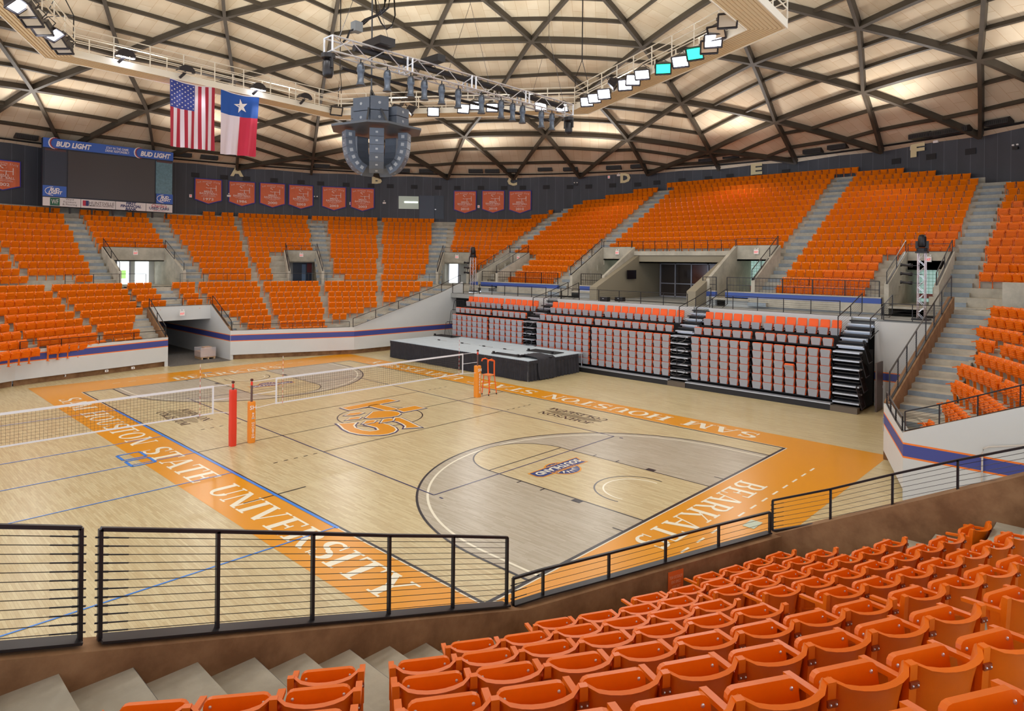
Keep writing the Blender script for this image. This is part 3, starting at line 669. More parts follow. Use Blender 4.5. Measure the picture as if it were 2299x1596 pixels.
# upper aisle steps: half-height risers laid over the terraces
def aisle(mb, p0, p1, k0, k1, w, fn):
    """fn(k) -> (front edge point centre, radial dir, lateral dir)"""
    for k in range(k0, k1 + 1):
        c, rad, lat = fn(k); z = Zk(k)
        a = c - rad * .98 ; b = c - rad * .70
        h = lat * w / 2
        q = [a - h, b - h, b + h, a + h]
        mb.prism([Vector((p.x, p.y, z - .459)) for p in q], (0, 0, .23), 0)
        f = -rad * .004
        mb.poly([Vector((p.x, p.y, zz)) + f for p, zz in ((a - h, z - .455), (a + h, z - .455), (a + h, z - .229), (a - h, z - .229))], 1)
        b2 = c - rad * .704
        mb.poly([Vector((p.x, p.y, zz)) for p, zz in ((b2 - h, z - .229), (b2 + h, z - .229), (b2 + h, z), (b2 - h, z))], 2)
mb = MB()
for x in (-7.82, 7.6, -17.45, 17.1): aisle(mb, 0, 0, 0, 19 if abs(x) < 10 else 16, 1.1, lambda k, x=x: (Vector((x, Yk(k), 0)), Vector((0, 1, 0)), Vector((1, 0, 0))))
for az in (154.2, 136.1): aisle(mb, 0, 0, 0, 12, 1.25 if az > 150 else 1.6, lambda k, az=az: (pol(Rk(k) , az, 0), pol(1, az, 0), pol(1, az + 90, 0)))
for y in (3.1, -3.05): aisle(mb, 0, 0, 0, 11, 1.1, lambda k, y=y: (Vector((-sqrt(Rk(k) ** 2 - y * y), y, 0)), Vector((-1, 0, 0)), Vector((0, 1, 0))))
struct(mb.build('floor_aisle_step', [M_CONC, M_RISER, mat('riser_pale', (176, 172, 160), .85, noise=.2, nscale=3)]))
# concourse floor behind / cross aisle, blue-banded parapet above the deck, deck itself
mb = MB(); mb.prism([(-16.4, 15.9 + 2.4, 3.78), (17.3, 18.3, 3.78), (17.3, 21.9, 3.78), (-16.4, 21.9, 3.78)], (0, 0, .34))
mb.prism([(-16.4, 21.3, 3.78), (17.3, 21.3, 3.78), (17.3, 31, 3.78), (-16.4, 31, 3.78)], (0, 0, .34))
struct(mb.build('floor_deck', mat('deck_grey', (160, 160, 156), .6, noise=.15, nscale=1)))
# ================================================================ ORANGE STADIUM SEATS
PITCH = .53
def seat_meshes():
    back = MB(); nx, nz = 8, 5; outer = []; inner = []
    def P(s, h, o):
        x = s * .248; y = .055 - .085 * h + .065 * s * s + .03 * s ** 8 + .012 * sin(h * 3) + o; z = .33 + .45 * h + .012 * s * s * h + .014 * s ** 8 * h; return Vector((x, y, z))
    hs = [0, .12, .4, .7, .93, 1.0]
    for h in hs: inner.append([P(-1 + 2 * i / nx, h, .011) for i in range(nx + 1)]); outer.append([P(-1 + 2 * i / nx, h, -.011 - (.02 if h > .95 else 0)) for i in range(nx + 1)])
    inner.append([v + Vector((0, -.012, .012)) for v in inner[-1]]); outer.append([v + Vector((0, -.004, .006)) for v in outer[-1]])
    loop = [a + b[::-1] for a, b in zip(inner, outer)]
    back.sheet(loop, 0, True); back.poly(loop[0][::-1]); back.sheet([inner[-1], outer[-1]], 0)
    # rib across the shell
    back.sheet([[P(-.9 + 1.8 * i / nx, h, -.011 - o) for i in range(nx + 1)] for h, o in ((.36, 0), (.39, .012), (.43, 0))])
    bm = back.mesh('seat_backrest', M_SEAT, True)
    pan = MB(); pts = []
    w_, h_, r_ = .215, .36, .05
    for cx, cz, a0 in ((w_ - r_, r_, -90), (w_ - r_, h_ - r_, 0), (-w_ + r_, h_ - r_, 90), (-w_ + r_, r_, 180)):
        for i in range(4): a = R(a0 + 30 * i); pts.append((cx + r_ * cos(a), cz + r_ * sin(a)))
    def Q(x, z, o): return Vector((x, .165 + z * .16 + o, .385 + z * .98))
    f = [Q(x, z, .02) for x, z in pts]; b = [Q(x, z, -.014) for x, z in pts]; n = len(pts)
    pan.add(f + b, [tuple(range(n)), tuple(range(2 * n - 1, n - 1, -1))] + [(i, i + n, (i + 1) % n + n, (i + 1) % n) for i in range(n)])
    for z in (.07, .14, .21, .28):
        pan.sheet([[Q(-.18, z + d, o), Q(.18, z + d, o)] for d, o in ((-.02, .02), (-.008, .038), (.012, .038), (.02, .02))])
    pm = pan.mesh('seat_pan', M_SEAT)
    arm = MB(); x = .265
    arm.bar((x, .06, .70), (x, .36, .655), .045, .028); arm.bar((x, .1, .68), (x, .06, .02), .035, .09, up=(0, 1, 0)); arm.box((x, .08, .012), (.07, .2, .024)); arm.bar((x, .02, .42), (x, .2, .42), .03, .07)
    arm.bar((x, .05, .56), (x, .035, .82), .05, .04, up=(0, 1, 0))
    am = arm.mesh('armrest', M_SEAT)
    bolt = MB(); bolt.box((.262, .012, .715), (.06, .012, .034))
    for dx in (-.017, .018): bolt.lathe([(.006, 0), (.006, .005), (0, .01)], 8, Matrix.Translation((.262 + dx, .006, .715)) @ Matrix.Rotation(pi / 2, 4, 'X'), 1)
    br = bolt.mesh('hinge_bracket', [mat('bracket_brown', (150, 62, 18), .4, .2), M_SILV])
    pb = MB()
    for sx in (-.17,): pb.lathe([(.011, 0), (.011, .003), (.004, .007), (0, .007)], 8, Matrix.Translation(Q(sx, .31, -.014)) @ Matrix.Rotation(pi / 2 - .16, 4, 'X'), 0)
    pbm = pb.mesh('bolt', M_SILV)
    num = MB(); p = P(.62, .9, .0135); num.box((p.x, p.y + .002, p.z), (.05, .004, .022)); nm = num.mesh('number_plate', mat('plate_pale', (225, 215, 205), .5))
    return bm, pm, am, br, pbm, nm
S_BACK, S_PAN, S_ARM, S_BR, S_BOLT, S_NUM = seat_meshes()
def lod_seat():
    mb = MB()
    nx = 4
    def P(s, h, o): return Vector((s * (.205 + .035 * h), .055 - .085 * h + .07 * s * s + o, .33 + .45 * h + .012 * s * s * h))
    inn = [[P(-1 + 2 * i / nx, h, .012) for i in range(nx + 1)] for h in (0, .5, 1)]; out = [[P(-1 + 2 * i / nx, h, -.014 - (.02 if h == 1 else 0)) for i in range(nx + 1)] for h in (0, 1)]
    mb.sheet(inn); mb.sheet(out); mb.sheet([inn[-1], out[-1]])
    for sg in (0, -1): mb.sheet([[inn[0][sg], inn[-1][sg]], [out[0][sg], out[-1][sg]]])
    def Q(x, z, o): return Vector((x, .165 + z * .16 + o, .385 + z * .98))
    W_ = lambda z: .165 + .1 * z
    for z0, z1, o0, o1 in ((0, .085, -.01, .03), (.095, .175, .0, .042), (.185, .265, .01, .05), (.275, .36, .02, .06)):
        mb.poly([Q(-W_(z0), z0, o0), Q(W_(z0), z0, o0), Q(W_(z1), z1, o1), Q(-W_(z1), z1, o1)]); mb.poly([Q(-W_(z1), z1, o1), Q(W_(z1), z1, o1), Q(W_(z1), z1, -.01), Q(-W_(z1), z1, -.01)])
    mb.poly([Q(-.205, 0, -.014), Q(-.205, .36, -.014), Q(.205, .36, -.014), Q(.205, 0, -.014)])
    mb.bar((.265, .045, .63), (.265, .33, .6), .045, .03); mb.bar((.265, .1, .6), (.265, .06, 0), .03, .08, up=(0, 1, 0))
    p = P(.62, .93, .0135); mb.poly([(p.x - .035, p.y + .004, p.z - .016), (p.x + .035, p.y + .004, p.z - .016), (p.x + .035, p.y + .004, p.z + .014), (p.x - .035, p.y + .004, p.z + .014)], 1)
    return mb
def path_pts(r_, y_, az0, az1):
    n = max(2, int(abs(az1 - az0) / .5)); P = [prof_pt(r_, az0 + (az1 - az0) * i / n, y_) for i in range(n + 1)]; L = [0]
    for i in range(n): L.append(L[-1] + (P[i + 1] - P[i]).length)
    return P, L
def walk(r_, y_, az0, az1, keep=None, start=False):
    P, L = path_pts(r_, y_, az0, az1); out = []; n = int(L[-1] / PITCH + .15)
    if n < 1: return out
    off = 0 if start else (L[-1] - n * PITCH) / 2; i = 0
    for q in range(n):
        s = off + PITCH * (q + .5)
        while i < len(L) - 2 and L[i + 1] < s: i += 1
        p = P[i].lerp(P[i + 1], (s - L[i]) / max(L[i + 1] - L[i], 1e-6)); d = (P[i + 1] - P[i]).normalized()
        inw = Vector((-p.x, -p.y, 0)).normalized(); nrm = Vector((-d.y, d.x, 0)); nrm = nrm if nrm.dot(inw) > 0 else -nrm
        out.append((p.x, p.y, atan2(nrm.y, nrm.x) - pi / 2))
    return out
SEATS = []          # (x, y, z, rot, block, row, idx)
def addrow(block, k, seats, z):
    for i, (x, y, a) in enumerate(seats): SEATS.append((x, y, z, a, block, k, i))
def azx(x, y): return degrees(atan2(y, x)) % 360
def wall_ok(s): return [t for t in s if hypot(t[0], t[1]) < 38.62]
def srow(block, k, x0, x1): addrow(block, k, wall_ok(walk(Rk(k) + 40, Yk(k) + .06, azx(x0, Yk(k)), azx(x1, Yk(k)))), Zk(k))
def rrow(block, k, a0, a1): addrow(block, k, wall_ok(walk(Rk(k) + .06, Yk(k) + .06, a0, a1)), Zk(k))
for k in range(0, 20):
    if k < 19: srow('D', k, -16.6 if k > 4 else -13.4, -8.45)
    if 6 <= k < 19: srow('E', k, -6.9, 6.9)
    if k == 19: srow('E', k, -9.7, 9.95)
    if k < 19: srow('F', k, 8.3, 16.4 if k > 4 else 13.15)
    if 2 <= k <= 16: rrow('G', k, degrees(atan2(Yk(k), 17.8)), 47)
for k in range(0, 16):
    a = azx(-18.4, Yk(k))
    lo = {5: 124.6, 4: 125, 3: 125.6, 2: 126.3, 1: 127}.get(k, a); hi = 130 if k <= 4 else (133.8 if k <= 12 else 128)
    if k >= 1: rrow('C', k, max(lo, a), hi)
for k in range(0, 13):
    rrow('B', k, 137.0 if k else 138.6, 144.8); rrow('B', k, 145.3, 152.8 if k else 151.4) if k < 12 else rrow('B', k, 145.3, 155)
    rrow('A', k, 155.3 if k > 4 else 162.0, 164.8)
    yk = lambda y: degrees(pi - math.asin(y / Rk(k)))
    rrow('A', k, 165.3, yk(3.75) if 0 < k < 12 else (172.4 if k == 0 else 169.3))
    if 5 <= k <= 10: rrow('A', k, yk(2.5), yk(-2.45))
    if k == 11: rrow('A', k, yk(2.5), yk(.9)); rrow('A', k, yk(-.35), yk(-2.45))
    if k < 12: rrow('A', k, yk(-3.65), 194.8 if k else 190); rrow('A', k, 195.3, 206)
def lrow(block, j, a0, a1, keep=None, start=False):
    s = walk(Rj(j) + .065, 99, a0, a1, None, start); s = [t for t in s if keep is None or keep(t)]; addrow(block, j, s, Zj(j))
for j in range(0, 9):
    fx = lambda t: t[0] < -19.15
    lrow('L', j, 135.5, 144.8, fx); lrow('L', j, 145.3, 154.7, fx); lrow('L', j, 155.3, 164.7); lrow('L', j, 165.3, 174.6 if j < 5 else (172.4, 170.9, 170.7, 170.2)[j - 5])
    if j < 5: lrow('L', j, 175, 178.3); lrow('L', j, 181.1, 184.7)
    lrow('L', j, 185.2 if j < 5 else (186.9, 188.3, 188.5, 188.7)[j - 5], 194.4); lrow('L', j, 194.9, 204.6); lrow('L', j, 205.1, 212)
    nk = lambda t: t[0] > 18.85 and t[1] < -5.5
    lrow('near', j, -35.0, -25.1, nk, True); lrow('near', j, -24.7, -15.1, nk, True); lrow('near', j, -14.7, -9, nk, True)
    lrow('corner', j, -35.6, -44.8, lambda t: t[0] > 18.85, True); lrow('corner', j, -45.3, -55, lambda t: t[0] > 19.2)
    rk = lambda t: t[0] > 19.1 and t[1] > 6.0
    lrow('right', j, 50, 45.3, rk); lrow('right', j, 44.7, 35.2, rk); lrow('right', j, 34.8, 25.2, rk); lrow('right', j, 24.8, 15.2, rk); lrow('right', j, 14.8, 10, rk)
def project(p):
    d = Vector(p) - CO; z = d.dot(dv); return (PXC + FPX * d.dot(rv) / z, PYC - FPX * d.dot(uv_) / z, z) if z > .3 else (-9e3, 0, z)
def inframe(s, m=60):
    u, v, z = project((s[0], s[1], s[2] + .5)); return z > .3 and -m < u < 2299 + m and -m < v < 1596 + m * 6
vis = [s for s in SEATS if inframe(s)]
vis.sort(key=lambda s: project((s[0], s[1], s[2] + .5))[2])
ind = vis[:300]
inds = set(ind); rest = [s for s in vis if s not in inds]
print('SEATS', len(SEATS), 'vis', len(vis), 'rest', len(rest))
# row-relative numbering for the labels
from collections import defaultdict
rows = defaultdict(list)
for s in ind: rows[(s[4], s[5])].append(s)
proto = None
BLK = {'near': ('block behind parapet', 'aisle', 'row from front'), 'corner': ('block left of aisle', 'aisle', 'row from front'), 'right': ('block beyond tunnel', 'stairs', 'row from front'), 'G': ('upper block at far right', 'aisle', 'row up'), 'F': ('block under letter F', 'left end', 'row up'), 'E': ('block under letter E', 'left end', 'row up'), 'D': ('block under letter D', 'left end', 'row up'), 'L': ('lower left block', 'left edge', 'row from front'), 'C': ('block under letter C', 'left end', 'row up'), 'A': ('upper left block', 'left edge', 'row up'), 'B': ('block under letter B', 'left end', 'row up')}
tilt = [(1.2, 0)]
for (blk, j), L in sorted(rows.items()):
    L.sort(key=lambda s: (degrees(atan2(s[1], s[0])) + 180) % 360, reverse=(blk != 'near'))
    up_ = blk in 'ABCDEFG'
    rown = ORD[j] if up_ else ORD[8 - j]
    for i, s in enumerate(L):
        root = empty('stadium_seat', (s[0], s[1], s[2]), s[3])
        bn, wn, rw_ = BLK[blk]
        tag(root, 'folded orange seat, %s, %s %s, %s from %s' % (bn, rown, rw_, ORD[i], wn), 'seat', 'orange seats, ' + bn)
        fine = blk in ('near', 'corner')
        for me, nm in ((S_BACK, 'backrest'), (S_PAN, 'seat_pan'), (S_ARM, 'armrest')):
            o = bpy.data.objects.new(nm, me); C.objects.link(o); o.parent = root
            if nm == 'backrest':
                for m2, n2 in ((S_BR, 'hinge_bracket'), (S_NUM, 'number_plate')):
                    if n2 == 'number_plate' and fine: continue
                    if n2 == 'hinge_bracket' and not fine: continue
                    q = bpy.data.objects.new(n2, m2); C.objects.link(q); q.parent = o
            if nm == 'seat_pan' and fine:
                for dx in (0, .34): q = bpy.data.objects.new('bolt', S_BOLT); C.objects.link(q); q.parent = o; q.location.x = dx
        nxt = L[i - 1] if i else None
        if i == 0 or hypot(nxt[0] - s[0], nxt[1] - s[1]) > .6:
            o = bpy.data.objects.new('armrest', S_ARM); C.objects.link(o); o.parent = root; o.location.x = -.53 if blk != 'near' else -.53
def mass(name, seats, lod, mats):
    import array
    base = [Vector(v) for v in lod.v]; vs = []; fs = []; ms = []
    for s in seats:
        c, n_ = cos(s[3]), sin(s[3]); n0 = len(vs)
        vs += [(v.x * c - v.y * n_ + s[0], v.x * n_ + v.y * c + s[1], v.z + s[2]) for v in base]; fs += [tuple(i + n0 for i in f) for f in lod.f]; ms += lod.m
    me = bpy.data.meshes.new(name); me.from_pydata(vs, [], fs)
    for m in mats: me.materials.append(m)
    me.polygons.foreach_set('material_index', ms); me.update(); o = bpy.data.objects.new(name, me); C.objects.link(o); return o
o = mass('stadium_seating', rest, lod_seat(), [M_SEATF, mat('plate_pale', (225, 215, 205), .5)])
tag(o, 'orange folding seats filling the far rows all round the bowl', 'seating', kind='stuff')
# ================================================================ OPENINGS (VOMITORIES)
M_GLB = bpy.data.materials.new('glass_block'); M_GLB.use_nodes = True
nt = M_GLB.node_tree; b = nt.nodes['Principled BSDF']; tc = nt.nodes.new('ShaderNodeTexCoord'); br = nt.nodes.new('ShaderNodeTexBrick'); br.offset = 0
mp = nt.nodes.new('ShaderNodeMapping'); nt.links.new(tc.outputs['UV'], mp.inputs[0]); nt.links.new(mp.outputs[0], br.inputs['Vector'])
br.inputs['Brick Width'].default_value = .2; br.inputs['Row Height'].default_value = .2; br.inputs['Scale'].default_value = 1; br.inputs['Mortar Size'].default_value = .012
br.inputs['Color1'].default_value = lin((196, 232, 222)); br.inputs['Color2'].default_value = lin((206, 240, 230)); br.inputs['Mortar'].default_value = lin((120, 160, 150))
nt.links.new(br.outputs['Color'], b.inputs['Base Color']); nt.links.new(br.outputs['Color'], b.inputs['Emission Color']); b.inputs['Emission Strength'].default_value = .35; b.inputs['Roughness'].default_value = .2  # mild emission stands in for daylight behind the blocks
M_DAY = mat('daylight_outside', (235, 245, 250), .5, emit=((235, 245, 250), 2.2)); M_GRASS = mat('lawn_outside', (150, 200, 110), .6, emit=((150, 200, 110), 1.2))
M_DBLUE = mat('door_dark_blue', (30, 44, 70), .4); M_RED = mat('exit_red', (214, 40, 50), .5, emit=((214, 40, 50), .6)); M_SIGN = mat('sign_white', (240, 232, 226), .5)
M_FRAME = mat('door_frame_grey', (168, 168, 180), .4, .3); M_GLASS = mat('dark_glass', (60, 52, 50), .08, spec=.8)
def exit_sign(p, face, lab):
    """p centre, face = horizontal unit vector the sign looks along"""
    f = Vector(face).normalized(); l = Vector((-f.y, f.x, 0)); r_ = empty('exit_sign', p); tag(r_, lab, 'sign', 'exit signs over the doorways')
    mb = MB(); mb.prism([l * .16 + Vector((0, 0, -.15)), -l * .16 + Vector((0, 0, -.15)), -l * .16 + Vector((0, 0, .15)), l * .16 + Vector((0, 0, .15))], f * .07)
    mb.build('sign_box', M_SIGN, r_)
    text_mesh('lettering', 'EXIT', f * .073 + Vector((0, 0, -.02)), l, (0, 0, 1), .13, M_RED, r_, width=.25, bold=.02)
    for s in (-1, 1):
        m2 = MB(); m2.lathe([(.04, 0), (.05, .05), (.04, .07), (0, .07)], 8, Matrix.Translation(l * .1 * s + Vector((0, 0, .18)))); m2.build('lamp_head', M_SIGN, r_)
def vom(name, org, inw, half, depth, zt, zl, back, lab, side_z=(5.75, None), walls=(1, 1), hmat=None):
    """org: header centre on plan, inw: direction to the court. Header at org, side walls run depth m to the court"""
    i = Vector(inw).normalized(); l = Vector((-i.y, i.x, 0)); o = Vector(org); Z = lambda z: Vector((0, 0, z)); mb = MB()
    mb.prism([o + l * half + Z(zl), o - l * half + Z(zl), o - l * half + Z(zt), o + l * half + Z(zt)], -i * .25)
    for s, on in ((1, walls[0]), (-1, walls[1])):
        if not on: continue
        a = o + l * s * half; b_ = a + i * depth
        mb.prism([a + Z(zl - 2.3), b_ + Z(zl - 2.3), b_ + Z(side_z[0]), a + Z(zt)], l * s * .22)
        mb.prism([a - i * 5 + Z(zl - 2.3), a + Z(zl - 2.3), a + Z(zl + .3), a - i * 5 + Z(zl + .3)], l * s * .22)
    mb.prism([o + l * half - i * 5.2 + Z(4.5), o - l * half - i * 5.2 + Z(4.5), o - l * half + i * (depth + .3) + Z(4.5), o + l * half + i * (depth + .3) + Z(4.5)], Z(.12))
    mb.prism([o + l * half - i * 5 + Z(zl), o - l * half - i * 5 + Z(zl), o - l * half + Z(zl), o + l * half + Z(zl)], Z(.1))
    w_ = struct(mb.build('wall_portal', M_CONC)); 
    # back of the passage
    q = [o + l * half - i * 2.2 + Z(4.6), o - l * half - i * 2.2 + Z(4.6), o - l * half - i * 2.2 + Z(zl), o + l * half - i * 2.2 + Z(zl)]
    H = zl - 4.6; W = 2 * half
    def quad(u0, u1, v0, v1, d, m, nm):
        a = o - l * half - i * (2.2 - d); mb = MB(); pts = [a + l * (u0 * W) + Z(4.6 + v0 * H), a + l * (u1 * W) + Z(4.6 + v0 * H), a + l * (u1 * W) + Z(4.6 + v1 * H), a + l * (u0 * W) + Z(4.6 + v1 * H)]
        if m is M_GLB: ob = uvquadmesh(nm, [(pts, [(0, 0), ((u1 - u0) * W, 0), ((u1 - u0) * W, (v1 - v0) * H), (0, (v1 - v0) * H)])], m)
        else: mb.poly(pts); ob = mb.build(nm, m)
        ob.parent = w_; return ob
    if back == 'day':
        quad(0, 1, 0, 1, 0, M_WHITE, 'passage_wall'); quad(.1, .55, 0, .97, .02, M_DAY, 'door_glass'); quad(.1, .5, .25, .6, .03, M_GRASS, 'lawn_view'); quad(.66, .9, 0, .97, .02, M_DAY, 'door_glass')
        for u in (.08, .3, .32, .55): quad(u, u + .03, 0, 1, .05, M_FRAME, 'door_frame')
    elif back == 'blue':
        quad(0, 1, 0, 1, 0, M_WHITE, 'passage_wall'); quad(.3, .98, 0, .98, .02, M_DBLUE, 'door_leaf'); quad(.62, .76, 0, .9, .03, mat('door_light_blue', (120, 150, 190), .4), 'door_glass'); quad(.8, .97, .5, .95, .03, mat('poster_red', (150, 60, 60), .5), 'notice')
    elif back == 'day2':
        quad(0, 1, 0, 1, 0, M_WHITE, 'passage_wall'); quad(.1, .45, 0, .98, .02, M_DAY, 'door_glass'); quad(.08, .11, 0, 1, .04, M_FRAME, 'door_frame'); quad(.45, .5, 0, 1, .04, M_FRAME, 'door_frame')
    else:
        quad(0, 1, 0, 1, 0, M_GLB, 'glass_block_screen'); quad(0, 1, .12, .26, .02, mat('screen_band_red', (200, 110, 100), .5), 'red_band')
    exit_sign(o + i * .02 + Z(zt - .42), i, lab)
    return w_
vom('v1', (-32.1, -.05, 0), (1, 0, 0), 2.05, 4.0, 7.5, 6.45, 'day', 'red exit sign on the concrete header below the scoreboard')
vom('v2', pol(31.9, 157.3, 0), -pol(1, 157.3, 0), 1.22, 3.9, 7.5, 6.45, 'blue', 'red exit sign over the dark blue doors under letter A')
vom('v3', pol(31.9, 132.5, 0), -pol(1, 132.5, 0), 1.2, 3.9, 7.5, 6.45, 'day2', 'red exit sign over the bright doorway under letter C')
vom('v4', (-15.45, 25.3, 0), (0, -1, 0), 1.03, 3.9, 7.48, 6.5, 'glb', 'red exit sign over the slanted doorway left of letter D')
vom('v5', (-5.15, 25.35, 0), (0, -1, 0), 1.33, 3.9, 7.9, 6.9, 'glb', 'red exit sign on the concrete header left of the glass lobby')
vom('v6', (5.7, 25.35, 0), (0, -1, 0), 1.33, 3.9, 7.93, 6.92, 'glb', 'red exit sign on the concrete header right of the glass lobby')
vom('v7', (15.35, 25.35, 0), (0, -1, 0), 1.0, 3.9, 7.5, 6.48, 'glb', 'red exit sign on the concrete header behind the lighting tower')
exit_sign((-22.95, .1, 3.0), (1, 0, 0), 'red exit sign on the white header of the floor tunnel')
# central lobby recess
mb = MB()
mb.prism([(-3.8, 25.3, 6.7), (4.2, 25.3, 6.7), (4.2, 25.3, 7.27), (-3.8, 25.3, 7.27)], (0, .3, 0)); mb.prism([(-3.9, 25.2, 7.27), (4.3, 25.2, 7.27), (4.3, 26.7, 7.27), (-3.9, 26.7, 7.27)], (0, 0, .3), 1)
for x0, x1, s in ((-3.8, -3.2, 1), (4.2, 3.6, -1)):
    mb.prism([(x0, 20.0, 4.12), (x0, 25.3, 4.12), (x0, 25.3, 7.27), (x0, 20.0, 5.0)], (s * .6, 0, 0)); mb.prism([(x0 + s * .3, 25.3, 4.12), (x0 + s * .3, 28.4, 4.12), (x0 + s * .3, 28.4, 6.7), (x0 + s * .3, 25.3, 6.7)], (s * .2, 0, 0))
mb.prism([(-3.8, 25.3, 6.7), (4.2, 25.3, 6.7), (4.2, 28.6, 6.7), (-3.8, 28.6, 6.7)], (0, 0, .1)); mb.prism([(-3.9, 28.45, 4.1), (4.3, 28.45, 4.1), (4.3, 28.45, 6.75), (-3.9, 28.45, 6.75)], (0, .2, 0), 2)
struct(mb.build('wall_lobby', [M_TAUPE, M_CONC, M_DARK]))
mb = MB()
for x in (-3.2, -1.9, -.55, .8, 2.15, 3.5): mb.box((x, 28.35, 5.4), (.08, .08, 2.6))
mb.box((.15, 28.35, 5.15), (6.8, .07, .07)); mb.box((.15, 28.35, 6.66), (6.8, .08, .08)); mb.box((.15, 28.35, 4.16), (6.8, .08, .08))
gl = struct(mb.build('window_1', M_FRAME)); gl['label'] = 'grey framed glass wall of the lobby behind the deck'
for x in (-2.55, -1.22, .12, 1.47, 2.82):
    for z, h in ((4.65, .95), (5.9, 1.4)): m2 = MB(); m2.box((x, 28.4, z), (1.24, .02, h)); m2.build('pane', M_GLASS if z < 5 or x < 0 else mat('warm_glass', (96, 48, 36), .1, spec=.8), gl)
mb = MB(); mb.box((-3.0, 24.0, 5.85), (.06, 1.15, .65)); t = mb.build('wall_screen', mat('screen_black', (24, 22, 26), .15)); tag(t, 'black flat television on the taupe side wall of the lobby', 'television')
# parapet with blue band along the deck
M_WALLW = mat('deck_wall_pale', (206, 208, 206), .6); M_VENT = mat('vent_dark', (60, 60, 58), .6)
def parapet(x0, x1, y=21.4):
    mb = MB(); mb.box(((x0 + x1) / 2, y + .12, 4.4), (x1 - x0, .24, .58)); mb.box(((x0 + x1) / 2, y + .115, 4.83), (x1 - x0, .25, .3), mi=1); mb.box(((x0 + x1) / 2, y + .13, 5.01), (x1 - x0 + .02, .3, .06), mi=2)
    return struct(mb.build('wall_parapet', [M_WALLW, mat('parapet_blue', (58, 84, 158), .5), M_CONC]))
pr = []
for x0, x1 in ((-17.3, -16.5), (-16.15, -7.86), (-5.75, -3.85), (3.9, 4.8), (5.44, 14.0)): pr.append(parapet(x0, x1))
for i, (x0, n) in enumerate(((-15.2, 4), (7.95, 3), (12.1, 1))):
    for k in range(n):
        mb = MB(); c = x0 + .65 + k * 1.6; mb.box((c, 21.38, 4.38), (1.3, .04, .32), mi=1)
        for q in range(8): mb.box((c - .6 + q * .171, 21.355, 4.38), (.02, .02, .32))
        for q in range(3): mb.box((c, 21.355, 4.24 + q * .14), (1.3, .02, .02))
        v = mb.build('wall_vent', [M_WALLW, M_VENT]); tag(v, 'dark louvred vent %s' % (['first', 'second', 'third', 'fourth'][k] + (' from the left, below letter D', ' from the left, below letter F', ' set apart, below letter F')[i]), 'vent', 'vents along the deck wall')
# concourse slab between parapet and first row
mb = MB(); mb.prism([(-17.4, 21.4, 4.5), (-7.9, 21.4, 4.5), (-7.9, 21.9, 4.5), (-17.4, 21.9, 4.5)], (0, 0, .2)); mb.prism([(5.44, 21.4, 4.5), (14.0, 21.4, 4.5), (14.0, 21.9, 4.5), (5.44, 21.9, 4.5)], (0, 0, .2))
struct(mb.build('floor_concourse', M_CONC))
mb = MB(); mb.prism([(17.3, 19.4, 4.5), (26, 19.4, 4.5), (34, 16, 4.5), (26, 27, 4.5), (17.3, 27, 4.5)], (0, 0, .12)); struct(mb.build('floor_concourse', M_CONC))
# pale concrete block wall beside the right-hand stairs and the ramp wall behind the right block
mb = MB(); mb.prism([(19.2, 20.6, 4.4), (30, 17.0, 4.4), (30, 17.0, 6.0), (19.2, 20.6, 6.0)], (.1, .35, 0)); struct(mb.build('wall_concourse', M_CONC))
# ================================================================ RAILINGS
def rail(label, pts, h=.55, nc=6, group=None, base=.08, top=.04, w_=.04, ends=False, name='cable_railing', level=None, one=False):
    pts = [Vector(p) for p in pts]; r_ = empty(name, pts[0]); tag(r_, label, 'railing', group); o = pts[0]
    tops = [Vector((p.x, p.y, p.z + (h if isinstance(h, (int, float)) else h[i]))) for i, p in enumerate(pts)]
    for i, p in enumerate(pts):
        mb = MB(); d = (pts[min(i + 1, len(pts) - 1)] - pts[max(i - 1, 0)]); d.z = 0
        mb.bar(p - o, tops[i] - o, w_, w_ * .8, up=d.normalized() if d.length > 0 else (1, 0, 0)); mb.build('post', M_BLACK, r_)
    mb = MB()
    for i in range(len(pts) - 1): mb.bar(tops[i] - o, tops[i + 1] - o, top, top * .8)
    mb.build('top_rail', M_BLACK, r_)
    if base:
        mb = MB()
        for i in range(len(pts) - 1): mb.bar(pts[i] - o + Vector((0, 0, .01)), pts[i + 1] - o + Vector((0, 0, .01)), base, .022)
        bo = mb.build('base_plate', M_BLACK, r_)
    allc = MB()
    for c in range(nc):
        f = (c + 1) / (nc + 1); mb = MB() if not one else allc
        for i in range(len(pts) - 1): mb.tube([pts[i].lerp(tops[i], f) - o, pts[i + 1].lerp(tops[i + 1], f) - o], .0035 if not one else .005, 4)
        if not one:
            cb = mb.build('cable', M_CABLE, r_)
            if ends:
                for e, q in ((0, 1), (len(pts) - 1, len(pts) - 2)):
                    if not ends[0 if e == 0 else 1]: continue
                    p = pts[e].lerp(tops[e], f) - o; d = (pts[q].lerp(tops[q], f) - o - p).normalized(); m2 = MB(); m2.tube([p - d * .04, p + d * .06, p + d * .065, p + d * .22], [.007, .009, .006, .006], 6); m2.build('turnbuckle', M_BLACK, cb)
    if one: allc.build('cable', M_CABLE, r_)
    return r_
xs = 17.33
rail('tall cable railing on the near parapet, cut off by the left frame edge', [(xs, -18.6, 4.69), (xs, -16.9, 4.16), (xs, -15.17, 3.62)], .92, 12, 'railings on the near parapet', ends=(0, 1), base=.17)
rail('long cable railing on the near parapet above the painted word UNIVERSITY', [(xs, -15.03, 3.57), (xs, -14.07, 3.27), (xs, -13.09, 2.96), (xs, -12.12, 2.65), (xs, -11.14, 2.35), (xs, -10.16, 2.04)], .92, 12, 'railings on the near parapet', ends=(1, 0), base=.17)
